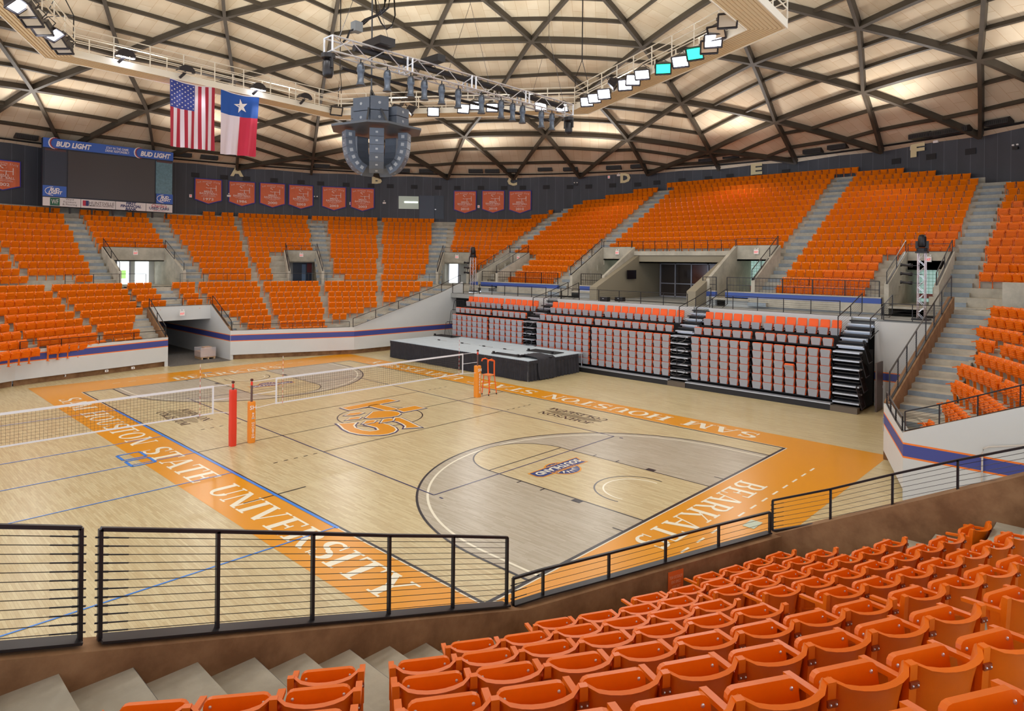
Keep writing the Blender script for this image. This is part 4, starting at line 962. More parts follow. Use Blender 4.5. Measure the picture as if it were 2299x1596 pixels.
rail('low cable railing on the near parapet in front of the orange seats', [(17.32, -10.02, 1.98), (17.46, -9.55, 1.99), (17.8, -8.42, 1.97), (18.13, -7.33, 1.96), (18.47, -6.18, 1.95), (18.84, -4.95, 1.93)], .37, 3, 'railings on the near parapet', base=.12, ends=(1, 0))
rail('cable railing climbing the near tunnel wall toward the right frame edge', [(18.8, -4.72, 1.88), (19.79, -4.72, 2.33), (20.73, -4.72, 2.8), (21.61, -4.72, 3.22), (22.5, -4.72, 3.62)], .56, 6, 'railings on the near parapet', base=.1, ends=(1, 0))
rail('cable railing sloping up the white wall beyond the tunnel', [(18.8, 4.83, 1.97), (19.64, 4.83, 2.3), (20.52, 4.83, 2.68), (21.43, 4.83, 3.08), (22.4, 4.83, 3.5)], .56, 6, base=.05)
rail('short cable railing across the foot of the right-hand stairs', [(18.72, 4.9, 1.95), (18.25, 6.2, 1.95), (17.8, 7.5, 1.95), (17.42, 8.6, 1.97)], .4, 5, base=.06)
rail('tall black railing following the concrete stair wall on the right', [(17.45, 8.8, 2.02), (17.45, 9.9, 2.37), (17.45, 11.15, 2.75), (17.45, 12.6, 3.2), (17.45, 14.2, 3.7), (17.45, 15.7, 4.15), (17.45, 17.2, 4.62), (17.45, 19.3, 5.25)], 1.02, 11, base=.08)
rail('thin cable railing following the long white wall that climbs to the deck', [(-16.55, 9.3, 1.95), (-16.55, 11.2, 2.48), (-16.5, 13.2, 3.05), (-16.5, 15.2, 3.6), (-16.5, 17.4, 4.22), (-16.5, 19.4, 4.95)], .62, 7, base=.04)
rail('low cable railing on the far wall right of the tunnel', [(-19.95, 2.2, 1.95), (-19.2, 3.95, 1.94), (-18.4, 5.7, 1.94), (-17.6, 7.5, 1.94), (-16.85, 9.2, 1.95)], .38, 4, base=.04)
rail('low cable railing on the far wall left of the tunnel', [(-19.95, -1.95, 1.82), (-19.6, -3.8, 1.83), (-19.2, -5.7, 1.84), (-18.8, -7.6, 1.85), (-18.4, -9.5, 1.87)], .42, 4, base=.04)
rail('sloped black railing on the left flank of the far tunnel', [(-20.05, -1.88, 1.85), (-21.6, -1.88, 2.65), (-23.1, -1.88, 3.45)], .62, 3, 'railings flanking the far tunnel')
rail('sloped black railing on the right flank of the far tunnel', [(-20.05, 2.18, 1.95), (-21.6, 2.18, 2.75), (-23.1, 2.18, 3.5)], .62, 3, 'railings flanking the far tunnel')
rail('thin railing along the top of the far tunnel header', [(-23.2, -1.7, 3.5), (-23.2, .2, 3.5), (-23.2, 2.1, 3.5)], .5, 2)
def vrails(p, inw, half, zt, nm, depth=3.9):
    i = Vector(inw).normalized(); l = Vector((-i.y, i.x, 0)); o = Vector((p[0], p[1], 0)); Z = lambda z: Vector((0, 0, z))
    for s, w_ in ((1, 'one'), (-1, 'other')):
        a = o + l * s * (half + .1)
        side = 'right' if ((a - o).dot(rv) > 0) else 'left'
        rail('sloped black handrail on the %s flank of %s' % (side, nm), [a + i * depth + Z(5.75), a + i * depth * .5 + Z((5.75 + zt) / 2), a + Z(zt)], .62, 3, one=True)
    rail('thin railing on the header of ' + nm, [o + l * half + Z(zt), o + Z(zt), o - l * half + Z(zt)], .42, 1, one=True)
vrails((-32.1, -.05), (1, 0, 0), 2.05, 7.5, 'the doorway below the scoreboard')
vrails(tuple(pol(31.9, 157.3, 0))[:2], -pol(1, 157.3, 0), 1.22, 7.5, 'the blue doorway under letter A')
vrails(tuple(pol(31.9, 132.5, 0))[:2], -pol(1, 132.5, 0), 1.2, 7.5, 'the bright doorway under letter C')
vrails((-15.45, 25.3), (0, -1, 0), 1.03, 7.48, 'the doorway left of letter D')
vrails((15.35, 25.35), (0, -1, 0), 1.0, 7.5, 'the doorway behind the lighting tower')
rail('black railing on the left flank of the doorway left of the lobby', [(-6.6, 21.4, 5.75), (-6.6, 22.7, 6.45), (-6.6, 24, 7.15), (-6.6, 25.3, 7.9)], .62, 3, one=True)
rail('black railing on the right flank of the doorway right of the lobby', [(7.1, 21.4, 5.75), (7.1, 22.7, 6.45), (7.1, 24, 7.15), (7.1, 25.3, 7.9)], .62, 3, one=True)
rail('thin railing over the header left of the lobby', [(-6.5, 25.4, 7.9), (-5.15, 25.4, 7.9), (-3.9, 25.4, 7.9)], .45, 2, one=True)
rail('thin railing over the header right of the lobby', [(4.3, 25.4, 7.93), (5.7, 25.4, 7.93), (7, 25.4, 7.93)], .45, 2, one=True)
rail('railing in front of the seats above the lobby, left half', [(-3.85 + i * 1.0, 25.25, 7.35) for i in range(5)], .95, 6, 'railing above the lobby', one=True)
rail('railing in front of the seats above the lobby, right half', [(.3 + i * 1.0, 25.25, 7.35) for i in range(5)], .95, 6, 'railing above the lobby', one=True)
# deck front railings (upper edge of the bleachers) and parapet fences
rail('cable railing on the deck edge above the left bleacher bank', [(-13.2 + i * 1.35, 18.45, 4.16) for i in range(6)], .75, 6, 'railings along the deck edge', one=True)
rail('cable railing on the deck edge above the middle bleacher bank', [(-5.1 + i * 1.6, 18.45, 4.16) for i in range(7)], .75, 6, 'railings along the deck edge', one=True)
rail('cable railing on the deck edge above the right bleacher bank', [(5.9 + i * 1.4, 18.45, 4.16) for i in range(6)], .75, 6, 'railings along the deck edge', one=True)
rail('cable railing on the deck edge left of the tall stair wall', [(14.9, 18.3, 4.1), (16.1, 18.3, 4.1), (17.3, 18.3, 4.1)], .8, 6, 'railings along the deck edge', one=True)
rail('cable railing on the deck edge at the end of the white climbing wall', [(-16.3, 18.4, 4.12), (-15, 18.4, 4.12), (-13.8, 18.4, 4.12)], .8, 6, 'railings along the deck edge', one=True)
def fence(label, x0, x1, y=21.5, z=5.03, h=.85, xr=None):
    r_ = empty('picket_fence', (x0, y, z)); tag(r_, label, 'fence', 'fences on the blue-banded parapet'); n = max(1, round((x1 - x0) / 1.6))
    for i in range(n + 1): mb = MB(); mb.box(((x1 - x0) * i / n, 0, h / 2), (.045, .045, h)); mb.build('post', M_BLACK, r_)
    mb = MB(); mb.box(((x1 - x0) / 2, 0, h), (x1 - x0, .05, .04)); mb.build('top_rail', M_BLACK, r_)
    mb = MB(); mb.box(((x1 - x0) / 2, 0, h * .45), (x1 - x0, .04, .03)); mb.build('mid_rail', M_BLACK, r_)
    mb = MB(); k = int((x1 - x0) / .2)
    for i in range(1, k): mb.box(((x1 - x0) * i / k, 0, h / 2), (.014, .014, h))
    for q in range(1, 4): mb.box(((x1 - x0) / 2, 0, h * q / 4), (x1 - x0, .01, .01))
    mb.build('wire_mesh', M_CABLE, r_)
fence('black mesh fence on the parapet in front of the seats under letter D', -16.1, -7.9)
fence('short black mesh fence left of the glass lobby', -5.7, -3.9)
fence('black mesh fence on the parapet in front of the seats under letter F', 5.5, 13.9)
fence('short black mesh fence right of the glass lobby', 3.9, 4.8)
def arail(label, pts, h=.5): return rail(label, pts, h, 1, 'low railings on the cross aisle', one=True, base=0, w_=.035, top=.035)
zc = 4.62
arail('low railing in front of the doorway below the scoreboard, left piece', [(-27.4, -5.6, zc), (-27.7, -3.9, zc), (-27.85, -2.3, zc), (-27.9, -.6, zc)], .95)
arail('low railing in front of the doorway below the scoreboard, right piece', [(-27.8, 1.7, zc), (-27.6, 3.3, zc), (-27.4, 5.0, zc), (-27.1, 6.3, zc)], .95)
arail('low railing in front of the blue doorway under letter A', [tuple(pol(27.7, a, zc)) for a in (163, 160, 157, 154, 151)], .95)
arail('low railing in front of the aisle under letter B', [tuple(pol(27.7, a, zc)) for a in (138.8, 136.5, 134.2)], .95)
arail('low railing at the left frame edge above the lower seats', [(-26.2, -9.5, zc), (-25.9, -10.6, zc), (-25.4, -11.6, zc)], .95)
# handrail on the deck stairs between bleacher banks
def stairrail(label, x, y0=16.7, y1=20.5, z0=3.3, z1=4.2):
    rail(label, [(x, y0, z0), (x, (y0 + y1) / 2, (z0 + z1) / 2), (x, y1, z1 + .1)], .95, 7, 'stair railings between bleacher banks', one=True, base=.03)
for x, n in ((-6.1, 'left bank on its right side'), (-5.15, 'middle bank on its left side'), (4.95, 'middle bank on its right side'), (6.0, 'right bank on its left side'), (13.35, 'right bank on its right side'), (14.75, 'outer stair beside the right bank')):
    stairrail('black stair railing at the top of the ' + n if 'outer' not in n else 'black railing of the outer stair beside the right bank', x)
# ================================================================ RETRACTABLE BLEACHERS
M_GREY = mat('seat_shell_grey', (158, 158, 164), .5); M_ORC = mat('seat_cushion_orange', (238, 98, 40), .75)
M_BDARK = mat('bleacher_frame_dark', (40, 38, 40), .5, .3); M_ALU = mat('tread_aluminium', (190, 194, 202), .35, .6)
def tip_seat(top=False):
    """origin at the hinge line on the floor of the tier; faces -y"""
    sh = MB(); cu = MB(); ar = MB()
    def Q(x, z, o, lean=.06): return Vector((x, -.02 - o - z * lean, z))
    # folded pan: trapezoid shell seen from the front
    def panel(mb, w0, w1, z0, z1, o0, o1, r_=.03):
        pts = [(-w0, z0), (w0, z0), (w1, z0 + (z1 - z0) * .85), (w1 - r_, z1), (-w1 + r_, z1), (-w1, z0 + (z1 - z0) * .85)]
        a = [Q(x, z, o1) for x, z in pts]; b = [Q(x, z, o0) for x, z in pts]; n = len(pts)
        mb.add(a + b, [tuple(range(n)), tuple(range(2 * n - 1, n - 1, -1))] + [(i, (i + 1) % n, (i + 1) % n + n, i + n)[::-1] for i in range(n)])
    panel(sh, .178, .224, .02, .372, .058, .105); panel(sh, .12, .14, .24, .29, .1, .108)
    panel(cu, .205, .24, .02, .395, -.07, .06)
    if top:
        pts = [(-.22, .0), (.22, .0), (.22, .38), (.19, .42), (-.19, .42), (-.22, .38)]
        f = lambda x, z, o: Vector((x, .16 + z * .12 - o, .32 + z)); n = 6; a = [f(x, z, .05) for x, z in pts]; b = [f(x, z, 0) for x, z in pts]
        cu.add(a + b, [tuple(range(n)), tuple(range(2 * n - 1, n - 1, -1))] + [(i, (i + 1) % n, (i + 1) % n + n, i + n)[::-1] for i in range(n)])
    ar.box((.27, -.02, .17), (.03, .2, .05)); ar.box((.27, .06, .08), (.03, .05, .2)); ar.lathe([(.02, 0), (.02, .03), (0, .03)], 8, Matrix.Translation((.27, -.13, .17)) @ Matrix.Rotation(pi / 2, 4, 'X'))
    return sh, cu, ar
def tseat_meshes(top):
    sh, cu, ar = tip_seat(top); return sh.mesh('seat_shell', M_GREY), cu.mesh('cushion', M_ORC), ar.mesh('armrest', M_BDARK), (sh, cu, ar)
T0 = tseat_meshes(False); T1 = tseat_meshes(True)
BANKS = [('left', -13.35, -6.2, 13, 1), ('middle', -5.0, 4.9, 18, 8), ('right', 6.15, 13.35, 13, 6)]
RZ = [.44 + .385 * i for i in range(6)] + [2.86, 3.28]
RY = [15.92] * 6 + [16.25, 17.3]
tseats = []
for name, x0, x1, n, gap in BANKS:
    p_ = (x1 - x0 - .12) / n
    for r_ in range(8):
        nn = n
        for i in range(nn):
            x = x0 + p_ * (i + .5) + (.12 if i >= (gap if name != 'left' else 7) else 0)
            tseats.append((x, RY[r_] - .02, RZ[r_], name, r_, i))
tseats.sort(key=lambda s: project((s[0], s[1], s[2]))[2])
for q, (x, y, z, name, r_, i) in enumerate(tseats[:300]):
    M_ = T1 if r_ == 7 else T0
    o = empty('tip_up_seat', (x, y, z)); 
    row = ['bottom'] + ['second', 'third', 'fourth', 'fifth', 'sixth', 'seventh'] + ['top']
    tag(o, 'grey and orange tip-up seat, %s bleacher bank, %s row, %s from its left end' % (name, row[r_], ORD[i]), 'seat', 'tip-up seats of the %s bleacher bank' % name)
    for me, nm in zip(M_[:3], ('seat_shell', 'cushion', 'armrest')): c = bpy.data.objects.new(nm, me); C.objects.link(c); c.parent = o
    if (name, r_, i) == ('right', 3, 9):
        for c in o.children:
            if c.name.startswith(('seat_shell', 'cushion')): c.rotation_euler.x = R(28); c.location = (0, .02, -.05)
lod = MB()
for m_, mi in zip(T0[3], (0, 1, 2)): lod.add(m_.v, m_.f, mi)
if tseats[300:]:
    lod1 = MB()
    for m_, mi in zip(T1[3], (0, 1, 2)): lod1.add(m_.v, m_.f, mi)
    vs = MB()
    for (x, y, z, name, r_, i) in tseats[300:]:
        L_ = lod1 if r_ == 7 else lod
        n0 = len(vs.v); vs.v += [(a + x, b_ + y, c + z) for a, b_, c in L_.v]; vs.f += [tuple(k + n0 for k in f) for f in L_.f]; vs.m += L_.m
    o = vs.build('tip_up_seating', [M_GREY, M_ORC, M_BDARK]); tag(o, 'remaining grey and orange tip-up seats at the far end of the left bank', 'seating', kind='stuff')
def bank(name, x0, x1, lab):
    r_ = empty('retractable_bleacher', ((x0 + x1) / 2, 15.7, 0)); tag(r_, lab, 'bleacher', 'retractable bleacher banks'); o = Vector(((x0 + x1) / 2, 15.7, 0)); cx = 0; w_ = x1 - x0
    mb = MB(); mb.box((0, -.12, .14), (w_ + .1, .3, .28)); mb.build('base_skirt', M_BDARK, r_)
    mb = MB(); mb.box((0, -.12, .3), (w_ + .1, .36, .05)); mb.build('front_nosing', M_ALU, r_)
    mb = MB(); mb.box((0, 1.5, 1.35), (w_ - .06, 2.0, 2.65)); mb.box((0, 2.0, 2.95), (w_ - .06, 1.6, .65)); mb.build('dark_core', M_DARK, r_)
    for i in range(6):
        mb = MB(); mb.box((0, .38, RZ[i] - .03), (w_, .3, .04)); mb.build('tier_deck', M_BDARK, r_)
    mb = MB(); mb.box((0, 1.2, RZ[6] - .03), (w_, 1.4, .05)); mb.build('tier_deck', M_BDARK, r_)
    mb = MB(); mb.box((0, 2.1, RZ[7] - .03), (w_, 1.3, .05)); mb.build('tier_deck', M_BDARK, r_)
    mb = MB(); mb.box((0, 2.5, 3.7), (w_ + .2, .08, .96)); mb.build('back_board', M_WHITE, r_)
    return r_
bank('left', -13.4, -6.15, 'closed retractable seating bank behind the black-skirted stage')
bank('middle', -5.05, 4.95, 'widest closed retractable seating bank in the middle of the far sideline')
bank('right', 6.1, 13.4, 'closed retractable seating bank nearest the tall stair wall')
def bstair(x0, x1, lab, cables=True):
    r_ = empty('bleacher_stair', ((x0 + x1) / 2, 15.7, 0)); tag(r_, lab, 'stairs', 'stairs between the bleacher banks'); w_ = x1 - x0
    mb = MB(); mb.box((0, -.14, .13), (w_ - .02, .34, .26)); mb.box((0, 1.4, 1.4), (w_ - .06, 1.6, 2.6), mi=1); mb.build('base_block', [mat('bronze_plate', (104, 92, 80), .45, .3), M_DARK], r_)
    for i in range(7):
        z = .4 + .385 * i
        mb = MB(); mb.box((0, .22, z), (w_ - .04, .5, .07)); mb.build('tread', M_ALU, r_)
        mb = MB(); mb.box((0, .34, z - .19), (w_ - .1, .4, .05)); mb.build('step_tread', M_BDARK, r_)
    for i in range(9):
        z = 2.95 + .15 * i; mb = MB(); mb.box((0, .62 + .27 * i, z), (w_ - .04, .27, .06)); mb.box((0, .62 + .27 * i + .11, z - .08), (w_ - .04, .03, .12)); mb.build('tread', M_BDARK if i % 2 else M_ALU, r_)
    if cables:
        for i in range(4):
            z = .75 + .6 * i; mb = MB()
            mb.tube([(.45 * w_ * cos(a) * .9, -.1 - .05 * sin(a), z + .16 * sin(a) + .1 * cos(a)) for a in [k * 2 * pi / 16 for k in range(17)]], .016, 5); mb.build('bent_rail', mat('rail_grey', (110, 110, 116), .3, .6), r_)
            mb = MB(); mb.tube([(-.1, -.08, z - .2), (-.1, -.08, z + .12)], .02, 6); mb.build('rail_post', M_BLACK, r_)
    return r_
bstair(-6.12, -5.08, 'aluminium stairs between the left and middle bleacher banks')
bstair(4.98, 6.07, 'aluminium stairs between the middle and right bleacher banks')
bstair(13.43, 14.6, 'aluminium stairs at the right end of the bleachers', False)
def gate(label, x, y, z, w_, h, rx, rz=0, n=7):
    r_ = empty('leaning_rail', (x, y, z)); tag(r_, label, 'railing', 'folded end rails'); r_.rotation_euler = (rx, 0, rz); mb = MB()
    mb.tube([(-w_ / 2, 0, 0), (-w_ / 2, 0, h * .93), (-w_ / 2 + .08, 0, h), (w_ / 2 - .08, 0, h), (w_ / 2, 0, h * .93), (w_ / 2, 0, 0), (-w_ / 2, 0, 0)], .022, 6); mb.build('frame', M_BLACK, r_)
    for i in range(1, n): m2 = MB(); m2.tube([(-w_ / 2 + w_ * i / n, 0, .02), (-w_ / 2 + w_ * i / n, 0, h - .02)], .01, 4); m2.build('baluster', M_BLACK, r_)
for i, (z, y) in enumerate(((.25, 15.9), (.95, 16.2), (1.6, 16.5), (2.2, 16.9))):
    gate('folded black end rail, %s one up at the right end of the bleachers' % ORD[i], 14.72, y, z, .95, 1.05, R(-14), R(90 + 6), 7)
for i, (z, y) in enumerate(((.0, 15.9), (1.0, 16.2), (1.9, 16.6), (2.6, 17.0))):
    gate('folded black end rail, %s one up at the left end of the bleachers' % ORD[i], -14.0 - .12 * (i % 2), y, z, .85, 1.1, R(-14), R(20), 6)
# ================================================================ STAGE
st = empty('portable_stage', (-7.4, 13.1, 0)); tag(st, 'grey portable stage with gathered black skirts in front of the left bleachers', 'stage')
SX0, SX1, SY0, SY1, SZ = -6.4, 6.45, -2.55, 2.45, 1.17
mb = MB()
for i in range(5):
    for j in range(2):
        a = SX0 + (SX1 - SX0) * i / 5; b_ = SX0 + (SX1 - SX0) * (i + 1) / 5; c = SY0 + (SY1 - SY0) * j / 2; d = SY0 + (SY1 - SY0) * (j + 1) / 2
        mb = MB(); mb.box(((a + b_) / 2, (c + d) / 2, SZ - .03), (b_ - a - .012, d - c - .012, .06)); mb.build('deck_panel', mat('stage_grey', (186, 196, 204), .8, noise=.08, nscale=2), st)
M_SKIRT = mat('black_fabric', (52, 50, 56), .9, noise=.3, nscale=3)
def skirt(a, b, name='skirt', z1=SZ - .03, parent=st, amp=.02, wl=.14):
    a = Vector(a); b = Vector(b); L = (b - a).length; n = int(L / .035); d = (b - a) / n; nn = Vector((d.y, -d.x, 0)).normalized(); mb = MB(); rows = []
    for z, am, ph in ((z1, .004, 0), (z1 - .08, .012, 0), (z1 - .2, .02, .3), (.45, 1.6 * amp, .5), (.02, 2.2 * amp, .8)):
        rows.append([a + d * i + nn * (.015 + am * sin(2 * pi * i * .035 / wl + ph + 1.5 * sin(i * .035 * 1.3)) + (.03 * sin(i * .035 * 2.1) if z < .5 else 0)) + Vector((0, 0, z)) for i in range(n + 1)])
    mb.sheet(rows); o = mb.build(name, M_SKIRT, parent, smooth=True)
    m2 = MB(); m2.sheet([[a + d * i + nn * (.045 + .022 * sin(2 * pi * i * .035 / .17)) + Vector((0, 0, z)) for i in range(n + 1)] for z in (z1 + .01, z1 - .17)]); m2.build('valance', M_SKIRT, o, smooth=True); return o
for i in range(7): w_ = (SX1 - SX0) / 7; skirt((SX0 + w_ * i, SY0, 0), (SX0 + w_ * (i + 1) - .02, SY0, 0))
for i in range(3): w_ = (SY1 - SY0) / 3.3; skirt((SX1, SY0 + w_ * i, 0), (SX1, SY0 + w_ * (i + 1) - .02, 0), amp=.035, wl=.3)
skirt((SX0, SY1, 0), (SX0, SY0, 0))
mb = MB()
for x in (SX0 + .05, 0, SX1 - .05):
    for y in (SY0 + .05, SY1 - .05): m2 = MB(); m2.tube([(x, y, 0), (x, y, SZ - .05)], .03, 8); m2.build('leg', M_SILV, st)
# loose stage rails lying on the deck
def loose(label, x, y, L, W, rz, n=6):
    r_ = empty('guard_rail', (x, y, SZ + .03)); r_.rotation_euler.z = rz; tag(r_, label, 'railing', 'guard rails lying on the stage'); mb = MB()
    mb.tube([(-L / 2, -W / 2, .02), (L / 2, -W / 2, .02), (L / 2, W / 2, .02), (-L / 2, W / 2, .02), (-L / 2, -W / 2, .02)], .024, 6); mb.build('frame', M_BLACK, r_)
    for i in range(1, n): m2 = MB(); m2.tube([(-L / 2, -W / 2 + W * i / n, .02), (L / 2, -W / 2 + W * i / n, .02)], .014, 5); m2.build('bar', M_BLACK, r_)
    for s in (-1, 1): m2 = MB(); m2.box((s * L * .42, -W / 2, .08), (.12, .1, .16)); m2.build('clamp', M_BLACK, r_)
loose('black guard rail lying flat at the far corner of the stage', -12.9, 14.9, 2.0, .8, R(4))
loose('black guard rail lying flat near the right front edge of the stage', -3.2, 11.3, 2.3, .5, R(2), 4)
loose('black guard rail lying flat at the right rear of the stage', -2.6, 13.9, 2.2, .9, R(2))
for i, x in enumerate((-11.6, -9.2, -7.1, -5.2)):
    r_ = empty('joint_bracket', (x, 13.05, SZ)); tag(r_, 'small dark bracket on the stage seam, %s from the left' % ORD[i], 'bracket', 'brackets along the stage seam'); mb = MB(); mb.box((0, 0, .03), (.22, .06, .06)); mb.build('clamp_body', M_BLACK, r_); mb = MB(); mb.tube([(-.45, 0, .03), (.8, .02, .03)], .015, 5); mb.build('flat_bar', M_SILV, r_)
r_ = empty('draped_cloth', (-1.35, 12.0, SZ)); tag(r_, 'bundle of black skirting cloth thrown over the right corner of the stage', 'cloth')
mb = MB(); rows = []
for j, (xx, zz) in enumerate(((-1.1, .05), (-.6, .1), (0, .08), (.35, .06), (.46, -.02), (.52, -.4), (.56, -.8), (.6, -1.12))):
    rows.append([Vector((xx + .03 * sin(i * 1.3 + j), -.7 + .07 * i + .05 * sin(j * 2.0), zz + .035 * sin(i * 1.7 + j * .9) + (.03 if j < 4 else 0))) for i in range(22)])
mb.sheet(rows); mb.build('cloth_fold', M_SKIRT, r_, smooth=True)
mb = MB(); mb.sheet([[Vector((.1 + .4 * cos(a) * s, .5 + .3 * sin(a) * s, .06 + .09 * (1 - s) + .02 * sin(5 * a))) for a in [k * 2 * pi / 20 for k in range(20)]] for s in (1, .7, .3, .05)], 0, True); mb.build('cloth_heap', M_SKIRT, r_, smooth=True)
# ================================================================ VOLLEYBALL
M_REDP = mat('red_pad', (222, 52, 22), .5); M_ORP = mat('orange_pad', (240, 142, 30), .5, noise=.06, nscale=2); M_NETW = mat('net_tape_white', (226, 224, 230), .7); M_NETK = mat('net_cord', (80, 70, 60), .8)
def padpost(label, x, y, pad, ph, w_, letters=None, red_top=True):
    r_ = empty('net_post', (x, y, 0)); tag(r_, label, 'post', 'padded volleyball posts')
    mb = MB(); mb.tube([(0, 0, 0), (0, 0, 2.2)], .04, 10); mb.build('pole', mat('pole_steel', (110, 84, 80), .3, .6), r_)
    mb = MB(); mb.tube([(0, 0, 2.1), (0, 0, 2.2), (0, 0, 2.23)], [.042, .042, .03], 10); mb.build('collar', M_REDP, r_)
    mb = MB(); mb.lathe([(.0, -.03), (.05, -.03), (.05, .03), (0, .03)], 12, Matrix.Translation((0, 0, 2.29)) @ Matrix.Rotation(pi / 2, 4, 'Y')); mb.build('pulley', mat('pulley_bronze', (100, 60, 50), .3, .7), r_)
    mb = MB(); n = 10; rows = []
    for z, s in ((.0, .95), (.03, 1), (ph * .35, 1.04), (ph * .6, 1.0), (ph - .04, 1), (ph, .93)):
        rows.append([Vector((w_ * s * (abs(cos(t)) ** .5) * (1 if cos(t) > 0 else -1), w_ * s * (abs(sin(t)) ** .5) * (1 if sin(t) > 0 else -1), z)) for t in [2 * pi * k / 20 for k in range(20)]])
    mb.sheet(rows, 0, True); mb.poly(rows[-1]); pb = mb.build('pad', pad, r_, smooth=False)
    if letters:
        d = (CO - Vector((x, y, 0))); d.z = 0; 
        nrm = Vector((1, 0, 0)) if abs(d.x) > abs(d.y) else Vector((0, -1, 0)); nrm = Vector((1, 0, 0)); dx = Vector((0, 1, 0))
        z = ph - .42; step = (ph - .55) / len(letters)
        text_mesh('lettering', 'SH', nrm * (w_ * 1.02 + .004) + Vector((0, 0, ph - .2)), dx, (0, 0, 1), .15, M_SIGN, pb, width=.24, bold=.015)
        for i, ch in enumerate(letters):
            if ch != ' ': text_mesh('lettering', ch, nrm * (w_ * 1.05 + .006) + Vector((0, 0, z - i * step)), dx, (0, 0, 1), step * .8, M_SIGN, pb, width=.09, bold=.02)
    return r_
padpost('tall red padded post of the nearer volleyball net', .06, -6.42, M_REDP, 2.02, .115)
padpost('orange padded post lettered SAM HOUSTON beside the red one', .1, -5.75, M_ORP, 1.5, .12, 'SAM HOUSTON')
padpost('orange padded post lettered BEARKATS at the referee chair', 0, 5.75, M_ORP, 1.55, .15, 'BEARKATS')
def net(label, x, y0, y1, py0, py1):
    r_ = empty('volleyball_net', (x, (y0 + y1) / 2, 0)); tag(r_, label, 'net', 'volleyball nets'); H = (y1 - y0) / 2
    mb = MB(); n = int((y1 - y0) / .1)
    for i in range(n + 1): y = -H + 2 * H * i / n; mb.bar((0, y, 1.28), (0, y, 2.2), .005, .005)
    for j in range(1, 10): z = 1.28 + .092 * j; mb.bar((0, -H, z), (0, H, z), .005, .005)
    mb.build('net_mesh', M_NETK, r_)
    for z, h in ((2.21, .075), (1.27, .05)): m2 = MB(); m2.box((0, 0, z), (.012, 2 * H, h)); m2.build('tape', M_NETW, r_)
    for s in (-1, 1): m2 = MB(); m2.box((0, s * H, 1.74), (.014, .06, 1.0)); m2.build('side_tape', M_NETW, r_)
    for s, py in ((-1, py0), (1, py1)):
        if py is None: continue
        for z, z2 in ((2.22, 2.2), (1.74, 1.72), (1.28, 1.2)): m2 = MB(); m2.bar((0, s * H, z), (0, py - (y0 + y1) / 2, z2), .012, .02); m2.build('strap', M_NETW, r_)
    for y in (max(-H, -4.5 - (y0 + y1) / 2) if y1 > 0 else H - .45, 4.5 - (y0 + y1) / 2 if y1 > 0 else -H + .5):
        m2 = MB()
        for k in range(18): m2.tube([(0.02, y, 1.24 + .1 * k), (.02, y, 1.34 + .1 * k)], .007, 5, mi=k % 2)
        m2.build('antenna', [mat('antenna_red', (200, 30, 30), .4), M_SIGN], r_)
net('volleyball net stretched over the centre of the court', 0, -4.75, 4.75, -5.75, 5.75)
net('volleyball net running off the left side of the frame', 0, -18.9, -7.1, None, -6.42)
r_ = empty('referee_stand', (-.05, 6.45, 0)); r_.rotation_euler.z = R(0); tag(r_, 'orange referee chair on tall legs beside the far net post', 'chair')
M_RO = mat('padded_orange_red', (244, 100, 28), .5)
for sx in (-.22, .22):
    for y0, y1, zt in ((.45, .3, 1.0), (-.1, .0, 1.0)): mb = MB(); mb.tube([(sx * 1.1, y0, .06), (sx, y1, zt)], .025, 8); mb.build('leg', M_RO, r_)
    mb = MB(); mb.tube([(sx, .3, 1.0), (sx * 1.05, .28, 1.72), (sx * 1.05, .1, 1.8), (sx * 1.05, -.12, 1.78), (sx * 1.05, -.15, 1.68)], .035, 8); mb.build('arm_frame', M_RO, r_)
    for yy in (.45, -.1): m2 = MB(); m2.tube([(sx * 1.1, yy, 0), (sx * 1.1, yy, .07)], .028, 8); m2.build('foot', M_BLACK, r_)
mb = MB(); mb.box((0, .12, 1.0), (.5, .42, .04)); mb.build('seat', mat('seat_board', (230, 130, 60), .5), r_)
for z, y in ((.35, .2), (.65, .16)): mb = MB(); mb.tube([(-.24, -.05, z), (.24, -.05, z)], .016, 6); mb.build('rung', M_RO, r_)
mb = MB(); mb.tube([(-.23, .28, 1.7), (.23, .28, 1.7)], .03, 8); mb.build('back_bar', M_RO, r_)
# ================================================================ THINGS ON THE FLOOR AND DECK
r_ = empty('wrapped_pallet', (-21.7, 1.15, 0)); tag(r_, 'plastic-wrapped boxes on a wooden pallet at the tunnel mouth', 'pallet')
mb = MB()
for y in (-.4, 0, .4): mb.box((0, y, .06), (1.1, .1, .12))
for i in range(6): mb.box((-.5 + .2 * i, 0, .135), (.12, .95, .03))
mb.build('pallet_base', mat('pallet_wood', (186, 150, 110), .8), r_)
for i, (x, y, z) in enumerate(((-.28, -.25, .34), (.27, -.25, .34), (-.28, .25, .34), (.27, .25, .34), (0, .1, .66))):
    mb = MB(); mb.box((x, y, z), (.52, .48, .38 if i < 4 else .25)); mb.build('carton', mat('carton_brown', (206, 168, 138), .7), r_, bevel=.015)
mb = MB(); mb.box((0, 0, .47), (1.12, 1.02, .62)); mb.build('plastic_wrap', mat('wrap_clear', (230, 225, 230), .12, alpha=.35), r_, bevel=.05)
r_ = empty('floor_plate', (16.44, -.05, .0)); tag(r_, 'pale access plate set in the orange band by the word BEARKATS', 'hatch'); mb = MB(); mb.box((0, 0, .009), (.3, .55, .008)); mb.build('cover', mat('plate_sage', (196, 206, 186), .5), r_)
r_ = empty('floor_plate', (-15.9, -1.0, .0)); tag(r_, 'small grey plate in the far orange band', 'hatch'); mb = MB(); mb.box((0, 0, .009), (.3, .5, .008)); mb.build('cover', mat('plate_grey', (150, 150, 155), .5), r_)
